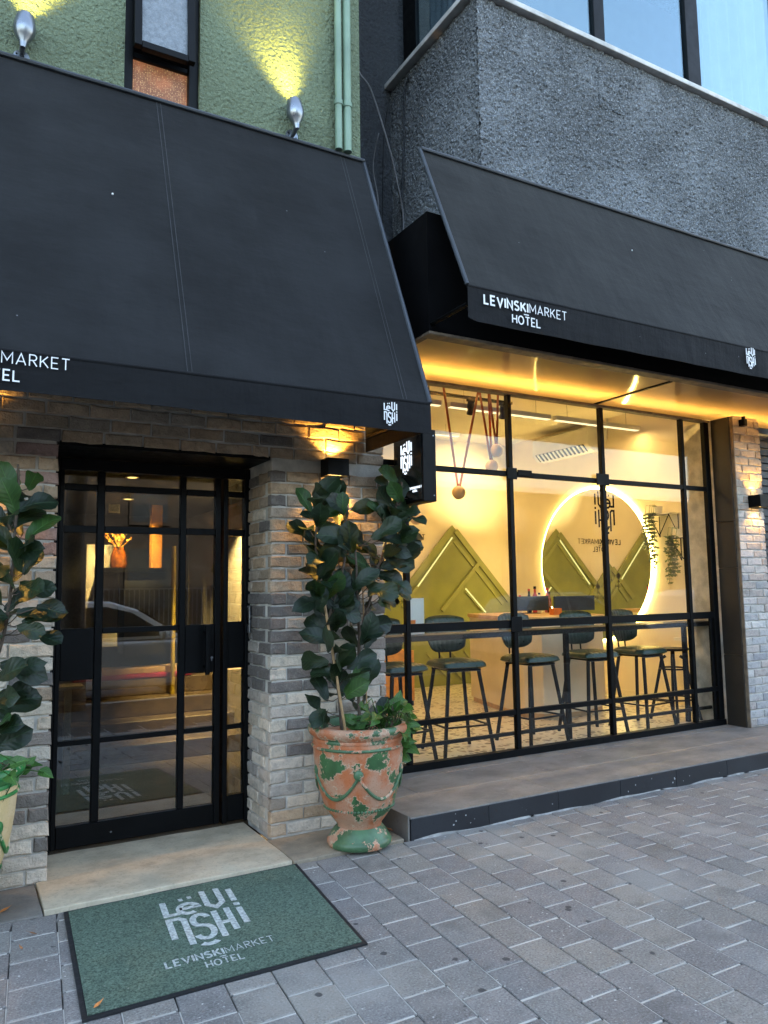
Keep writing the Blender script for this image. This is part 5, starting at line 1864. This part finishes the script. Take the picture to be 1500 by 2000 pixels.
build(MB().tube([(bx + .20 * math.cos(2 * PI * i / 20), by + .20 * math.sin(2 * PI * i / 20), bz + .22) for i in range(21)], .01, 6), 'foot_ring', 'black_metal', sw2)

# leaflet holder and crate
lf = thing('leaflet_stand', (3.36, 5.47, 1.1705), 'white leaflet stand with a small orange square on the bar table', 'leaflet stand')
build(MB().box(3.29, 3.463, 5.46, 5.468, 1.1708, 1.47), 'sheet', 'white_plastic', lf)
build(MB().box(3.325, 3.375, 5.456, 5.4595, 1.225, 1.29), 'print', 'orange', lf)
build(MB().box(3.29, 3.463, 5.469, 5.53, 1.1708, 1.179), 'foot', 'white_plastic', lf)
cr = thing('cabinet', (4.75, 8.2, .14), 'small orange wooden cabinet on the terrazzo floor behind the stools', 'cabinet')
build(MB().box(4.45, 4.95, 8.05, 8.45, .20, .80), 'carcass', 'wood_lit', cr, bevel=.004)
for x in (4.48, 4.92):
    for y in (8.08, 8.42):
        build(MB().box(x - .02, x + .02, y - .02, y + .02, .1405, .1995), 'leg', 'black_metal', cr)
build(MB().box(4.47, 4.93, 8.035, 8.0495, .22, .78), 'door', 'wood_lit', cr)
build(MB().box(4.86, 4.875, 8.02, 8.0345, .45, .56), 'handle', 'black_metal', cr)

# wire shelves with hanging plants on the side wall
M['vine_leaf'] = simple('dusty_vine_leaf', (.17, .23, .12), .6, 0, .3, 60)
def shelf(y0, y1, z, label, vines, pl_label, seed):
    t = thing('wall_shelf', (7.5, (y0 + y1) / 2, z), label, 'shelf', 'triangular wire shelves on the side wall')
    build(MB().box(7.40, 7.575, y0, y1, z, z + .014), 'board', 'white_plastic', t)
    for y in (y0 + .01, y1 - .01):
        build(MB().tube([(7.405, y, z - .004), (7.57, y, z - .26)], .006, 6).tube([(7.57, y, z - .26), (7.57, y, z)], .006, 6), 'bracket', 'black_metal', t)
    build(MB().tube([(7.40, y0, z - .006), (7.40, y1, z - .006)], .006, 6).tube([(7.40, y1, z - .004), (7.40, (y0 + y1) / 2, z - .25)], .006, 6).tube([(7.40, y0, z - .004), (7.40, (y0 + y1) / 2, z - .25)], .006, 6), 'wire', 'black_metal', t)
    p = thing('hanging_plant', (7.47, y1 - .08, z + .0145), pl_label, 'plant', 'hanging plants on the wire shelves')
    build(MB().lathe((7.48, y1 - .08, z + .0145), [(0, 0), (.04, 0), (.055, .09), (.05, .09), (.045, .08), (0, .08)], 14), 'pot', 'white_plastic', p)
    rg = random.Random(seed)
    lv = MB()
    for k in range(7):
        ye = y1 - .12 + .16 * rg.random()
        ln = vines * (.45 + .55 * rg.random())
        pts = [Vector((7.47, y1 - .08, z + .10)), Vector((7.40, ye, z + .13)), Vector((7.375, ye, z + .02))]
        n = int(ln / .045)
        for q_ in range(1, n):
            pts.append(Vector((7.37 + rg.uniform(-.01, .01), ye + rg.uniform(-.012, .012), z + .02 - q_ * .045)))
        build(MB().tube(pts, .003, 4), 'vine', 'vine_leaf', p)
        for c_ in pts[2:]:
            for _ in range(7):
                a = rg.uniform(0, 2 * PI)
                d = Vector((math.cos(a) * .7, math.sin(a), rg.uniform(-.8, .3))).normalized()
                s_ = d.cross(Vector((rg.uniform(-1, 1), rg.uniform(-1, 1), 1))).normalized()
                L = rg.uniform(.035, .06)
                b = len(lv.v)
                lv.v += [tuple(c_), tuple(c_ + d * L * .5 + s_ * L * .3), tuple(c_ + d * L), tuple(c_ + d * L * .5 - s_ * L * .3)]
                lv.f.append((b, b + 1, b + 2, b + 3))
    o = build(lv, 'foliage', 'vine_leaf', p)
    o['kind'] = 'stuff'
shelf(6.20, 6.50, 2.395, 'triangular wire shelf nearer the mirror', .70, 'hanging vine on the shelf nearest the mirror', 5)
shelf(5.85, 6.20, 2.10, 'lower triangular wire shelf further from the mirror', .75, 'hanging vine on the lower wire shelf', 9)
vs = thing('vase', (7.40, 5.97, 1.1705), 'tall clear grey vase at the far end of the shop', 'vase')
build(MB().lathe((7.42, 5.97, .95), [(0, 0), (.05, 0), (.06, .12), (.05, .26), (.035, .33), (.05, .40), (.045, .40), (.03, .33), (0, .1)], 20), 'body', simple('grey_glass', (.25, .24, .2), .1), vs, smooth=True)
build(MB().box(7.25, 7.575, 5.80, 6.10, .915, .949), 'shelf', 'white_plastic', vs)

# ------------------------------------------------------------------ hotel lobby behind the door
struct(MB().box(-.43, 2.61, 5.121, 9.94, -.1, .033), 'lobby_floor', 'lobby_floor')
struct(MB().box(-.43, 2.61, 5.0, 9.94, 2.70, 2.9), 'lobby_ceiling', 'dark_wall')
struct(MB().box(2.512, 2.608, 5.13, 9.94, .033, 2.699), 'lobby_side_wall', 'cream')
struct(MB().box(-.43, 2.51, 9.3, 9.94, .033, 2.699), 'lobby_rear_wall', 'dark_wall')
struct(MB().box(2.497, 2.511, 5.14, 9.29, .0331, .13), 'lobby_skirting', 'white_plastic')
struct(MB().box(.0, 2.51, 5.14, 9.28, 2.45, 2.69), 'lobby_ceiling_drop', 'dark_wall')
sh = thing('lobby_cabinet', (1.6, 8.1, 1.0), 'dark lobby cabinet with a lit pine post, seen through the door', 'cabinet')
build(MB().box(1.30, 1.93, 7.95, 8.30, 1.755, 1.80), 'shelf', 'black_metal', sh)
build(MB().box(1.52, 1.93, 8.0, 8.30, .93, 1.754), 'carcass', 'dark_wall', sh)
build(MB().box(1.78, 1.885, 8.0, 8.10, 1.801, 2.56), 'post', 'wood_lit', sh)
build(MB().box(1.44, 1.779, 8.0, 8.10, 2.50, 2.56), 'beam', 'wood_lit', sh)
lp = thing('cream_backboard', (1.36, 8.2, 1.0), 'cream lit wall panel behind the lobby cabinet', 'wall panel')
build(MB().box(1.20, 1.515, 8.32, 8.36, 1.0, 2.05), 'board', 'cream', lp)
va = thing('flower_vase', (1.47, 8.08, 1.801), 'amber glass vase with orange flowers on the lobby cabinet', 'vase')
build(MB().lathe((1.47, 8.08, 1.801), [(0, 0), (.075, 0), (.085, .03), (.08, .12), (.055, .19), (.05, .21), (.045, .2), (0, .05)], 20), 'vase', 'amber', va, smooth=True)
rg = random.Random(3)
for k in range(22):
    a, b = rg.uniform(0, 2 * PI), rg.uniform(.2, 1)
    tip = Vector((1.47 + .15 * b * math.cos(a), 8.08 + .12 * b * math.sin(a), 1.801 + .25 + .11 * rg.random() + .06 * (1 - b)))
    build(MB().tube([(1.47, 8.08, 1.99), tip], .004, 4), 'flower_stem', 'petal', va)
    bl = MB()
    for j in range(5):
        d = Vector((rg.uniform(-1, 1), rg.uniform(-1, 1), rg.uniform(-.2, 1))).normalized()
        s_ = d.orthogonal().normalized()
        n = len(bl.v)
        bl.v += [tuple(tip), tuple(tip + d * .02 + s_ * .014), tuple(tip + d * .045), tuple(tip + d * .02 - s_ * .014)]
        bl.f.append((n, n + 1, n + 2, n + 3))
    build(bl, 'flower', 'petal', va)
pic = thing('picture', (1.42, 8.31, 2.45), 'small white framed picture high in the lobby', 'picture')
build(MB().box(1.36, 1.47, 8.05, 8.07, 2.36, 2.50), 'frame', 'white_plastic', pic)
build(MB().box(1.375, 1.455, 8.045, 8.0495, 2.375, 2.485), 'print', 'blind', pic)
yp = thing('lobby_pole', (1.98, 8.0, .04), 'mustard yellow pole in the lobby', 'pole')
build(MB().tube([(1.985, 7.9, .034), (1.985, 7.9, 2.02)], .022, 12), 'pole', 'yellow_paint', yp, smooth=True)
build(MB().lathe((1.985, 7.9, .034), [(0, 0), (.09, 0), (.08, .015), (0, .02)], 20), 'base', 'yellow_paint', yp, smooth=True)
stp = thing('lobby_steps', (1.5, 7.6, .034), 'wide low steps up to a magenta cushioned bench in the lobby', 'steps')
for k in range(4):
    build(MB().box(.9, 2.49, 7.2 + k * .26, 8.24, .0335 + k * .165, .0335 + (k + 1) * .165 - .001), 'tread', 'stair', stp, bevel=.008)
build(MB().box(1.05, 2.2, 7.97, 8.2, .694, .74), 'cushion', 'magenta', stp, bevel=.012, segs=2)
build(MB().box(1.05, 2.2, 7.99, 8.24, .741, .80), 'bench_top', 'oak', stp, bevel=.006)
ch = thing('lobby_stand', (.6, 7.0, .034), 'pale leg of a lobby stand behind the hinge side pane', 'stand')
build(MB().box(.79, .84, 6.4, 6.45, .034, .82), 'leg', 'cream', ch)
build(MB().box(.70, .92, 6.33, 6.52, .8205, .85), 'top', 'cream', ch, bevel=.005)
def down(x, y, z, e, label, to=None, ang=120):
    t = thing('downlight', (x, y, z), label, 'ceiling light', 'recessed lobby downlights')
    build(MB().lathe((x, y, z - .006), [(0, 0), (.05, 0), (.055, .004), (0, .0055)], 20), 'trim', 'white_plastic', t)
    build(MB().lathe((x, y, z - .009), [(0, 0), (.035, 0), (.035, .0025), (0, .0025)], 16), 'lens', 'lamp_lens', t)
    lamp('bulb', 'SPOT', (x, y, z - .015), e, (1, .66, .28), t, aim=to or (x, y, 0), spot_size=math.radians(ang), spot_blend=.6).data.shadow_soft_size = .03
down(2.25, 7.0, 2.45, 1700, 'recessed downlight near the cream lobby wall', (2.51, 7.4, 1.3), 75)
down(1.45, 7.55, 2.45, 850, 'recessed downlight over the lobby cabinet', (1.6, 8.25, 1.9), 62)
down(1.2, 6.1, 2.45, 30, 'recessed downlight just inside the lobby door')

# ------------------------------------------------------------------ across the street (seen in the glass)
struct(MB().box(-60, 60, -14, -9.0, -.4, .0), 'far_pavement', 'kerb')
def car(x, y, paint, label):
    t = thing('parked_car', (x, y, -.13), label, 'car', 'cars parked along the kerb')
    Lh, Wh = 2.1, .86
    body = [(-Lh, .32), (-Lh - .02, .62), (-Lh + .12, .92), (-1.2, .97), (.95, .95), (1.75, .84), (Lh, .66), (Lh + .03, .38), (1.9, .26), (-1.9, .26)]
    mb = MB().prism([(x + a, y - Wh, -.13 + z) for a, z in body], (0, 2 * Wh, 0))
    build(mb, 'body', paint, t, bevel=.06, segs=3)
    roof = [(-1.75, .972), (-1.45, 1.42), (-.9, 1.55), (.05, 1.55), (.45, 1.42), (1.15, .972)]
    def cab(k, z0):
        return [(x + a * k, (1 if z > 1 else 1)) for a, z in roof]
    g = MB()
    b0 = len(g.v)
    n = len(roof)
    for s in (-1, 1):
        for a, z in roof:
            tw = Wh - .04 - (z - .97) * .32
            g.v.append((x + a, y + s * tw, -.13 + z))
    g.f += [tuple(range(n)), tuple(range(2 * n - 1, n - 1, -1))] + [(i, n + i, n + (i + 1) % n, (i + 1) % n) for i in range(n)]
    build(g, 'cabin', paint, t, bevel=.03, segs=2)
    for s in (-1, 1):
        def sd(P):
            return [(x + a, y + s * (Wh - .04 - (z - .97) * .32 + .002), -.13 + z) for a, z in P]
        for P in (((-1.5, 1.02), (-1.32, 1.38), (-.75, 1.47), (-.45, 1.47), (-.45, 1.02)), ((-.38, 1.02), (-.38, 1.47), (.0, 1.47), (.36, 1.38), (.92, 1.02))):
            build(MB().prism(sd(P), (0, s * .006, 0)), 'side_window', 'car_glass', t)
        build(MB().ball((x + .80, y + s * (Wh + .05), .93), .075, 10, 6), 'wing_mirror', paint, t, smooth=True)
        for a in (-1.3, 1.3):
            w = build(MB().tube([(x + a, y + s * (Wh - .16), .18), (x + a, y + s * (Wh + .02), .18)], .31, 22), 'wheel', 'rubber', t, smooth=True)
            build(MB().tube([(x + a, y + s * (Wh + .0205), .18), (x + a, y + s * (Wh + .03), .18)], .19, 16), 'rim', 'alu', w, smooth=True)
        build(MB().box(x + Lh - .22, x + Lh + .0, y + s * .62 - .16, y + s * .62 + .16, .52, .64), 'headlight', 'white_plastic', t, bevel=.03)
    build(MB().prism([(x + .47, y - .68, 1.28), (x + 1.13, y - .80, .87), (x + 1.13, y + .80, .87), (x + .47, y + .68, 1.28)], (.012, 0, .012)), 'windscreen', 'car_glass', t)
    return t
car(2.05, -2.65, 'car_white', 'white hatchback parked opposite the hotel door')
car(11.9, -2.65, 'car_silver', 'silver hatchback parked opposite the shop window')
car(17.0, -2.65, 'car_white', 'white hatchback parked further down the street')
tr = thing('street_tree', (1.45, -1.05, 0), 'street tree with a dark trunk at the kerb behind the viewer', 'tree')
build(MB().tube([(1.45, -1.05, -.1), (1.47, -1.05, .8), (1.42, -1.0, 2.2), (1.5, -1.05, 3.4), (1.6, -1.1, 4.6)], .20, 14, .10), 'trunk', 'bark', tr, smooth=True)
for p in ((2.6, -1.6, 5.4), (.6, -.4, 5.3), (1.9, -2.2, 5.6)):
    build(MB().tube([(1.55, -1.05, 3.9), Vector((1.55, -1.05, 3.9)).lerp(Vector(p), .5) + Vector((0, 0, .2)), p], .06, 8, .02), 'limb', 'bark', tr, smooth=True)
cw = MB()
rg = random.Random(8)
for k in range(1500):
    while True:
        d = Vector((rg.uniform(-1, 1), rg.uniform(-1, 1), rg.uniform(-1, 1)))
        if .3 < d.length < 1: break
    p = Vector((1.7, -1.4, 5.4)) + Vector((d.x * 1.6, d.y * 1.4, d.z * 1.0))
    a = Vector((rg.uniform(-1, 1), rg.uniform(-1, 1), rg.uniform(-1, .4))).normalized()
    s_ = a.orthogonal().normalized()
    n = len(cw.v)
    L = rg.uniform(.10, .2)
    cw.v += [tuple(p), tuple(p + a * L * .5 + s_ * L * .3), tuple(p + a * L), tuple(p + a * L * .5 - s_ * L * .3)]
    cw.f.append((n, n + 1, n + 2, n + 3))
o = build(cw, 'crown', simple('tree_leaf', (.03, .06, .02), .6), tr)
o['kind'] = 'stuff'
ob = thing('street_house', (5, -13.5, 0), 'low pale house with shuttered windows across the street', 'house')
build(MB().box(-25, 40, -19, -12.6, 0, 5.2), 'wall', 'house_grey', ob)
build(MB().box(-25.2, 40.2, -19, -12.4, 5.201, 5.4), 'roof', 'concrete', ob)
for k in range(12):
    x = -18 + k * 4.6
    w = build(MB().box(x - .7, x + .7, -12.598, -12.53, 1.0, 2.9), 'window', 'house_grey', ob)
    build(MB().box(x - .6, x + .6, -12.529, -12.52, 1.1, 2.8), 'pane', 'car_glass', w)
    w = build(MB().box(x - .6, x + .6, -12.598, -12.53, 3.5, 4.7), 'window', 'house_grey', ob)
    build(MB().box(x - .5, x + .5, -12.529, -12.52, 3.6, 4.6), 'pane', 'car_glass', w)
fe = thing('railing', (5, -9.4, 0), 'pale metal railing across the street', 'fence')
build(MB().box(2, 9, -9.42, -9.38, 1.62, 1.66).box(2, 9, -9.42, -9.38, .18, .22), 'rail', 'alu', fe)
for k in range(58):
    build(MB().box(2.02 + k * .12, 2.045 + k * .12, -9.412, -9.388, .221, 1.619), 'bar', 'alu', fe)

# ------------------------------------------------------------------ cables in the recess and odd bits on the walls
def wire(pts, r, label, mat='cable'):
    P = [Vector(p) for p in pts]
    out = []
    for i in range(len(P) - 1):
        p0, p1, p2, p3 = P[max(i - 1, 0)], P[i], P[i + 1], P[min(i + 2, len(P) - 1)]
        for k in range(6):
            t = k / 6
            out.append(.5 * ((2 * p1) + (p2 - p0) * t + (2 * p0 - 5 * p1 + 4 * p2 - p3) * t * t + (3 * p1 - p0 - 3 * p2 + p3) * t ** 3))
    out.append(P[-1])
    solo(MB().tube(out, r, 6), 'cable', mat, label, 'cable', 'loose cables in the dark recess', tuple(P[0]), smooth=True)
wire([(2.65, 5.0, 6.45), (2.80, 5.3, 5.95), (2.93, 5.3, 5.75), (3.08, 5.3, 5.35), (3.20, 5.35, 5.05), (3.288, 5.39, 4.7), (3.285, 5.43, 4.15)], .007, 'long pale cable slanting down across the dark recess')
wire([(2.472, 4.9, 6.2), (2.60, 5.2, 5.75), (2.68, 5.2, 5.5), (2.66, 5.2, 5.3), (2.472, 4.95, 5.0)], .005, 'thin pale cable looping from the green wall corner')
wire([(3.06, 5.4, 5.45), (3.055, 5.5, 5.2), (3.10, 5.5, 4.9), (3.10, 5.5, 4.5)], .005, 'pale cable hanging straight in the recess')
wire([(3.18, 5.45, 5.75), (3.16, 5.5, 5.4), (3.14, 5.5, 4.6)], .004, 'thin dark cable behind the pale hanging one', 'black_metal')
wire([(3.287, 5.25, 5.95), (3.285, 5.33, 5.85), (3.286, 5.36, 5.4), (3.286, 5.40, 4.9), (3.286, 5.42, 4.15)], .010, 'thick dark cable clipped to the side of the grey bay', 'dark_stucco')
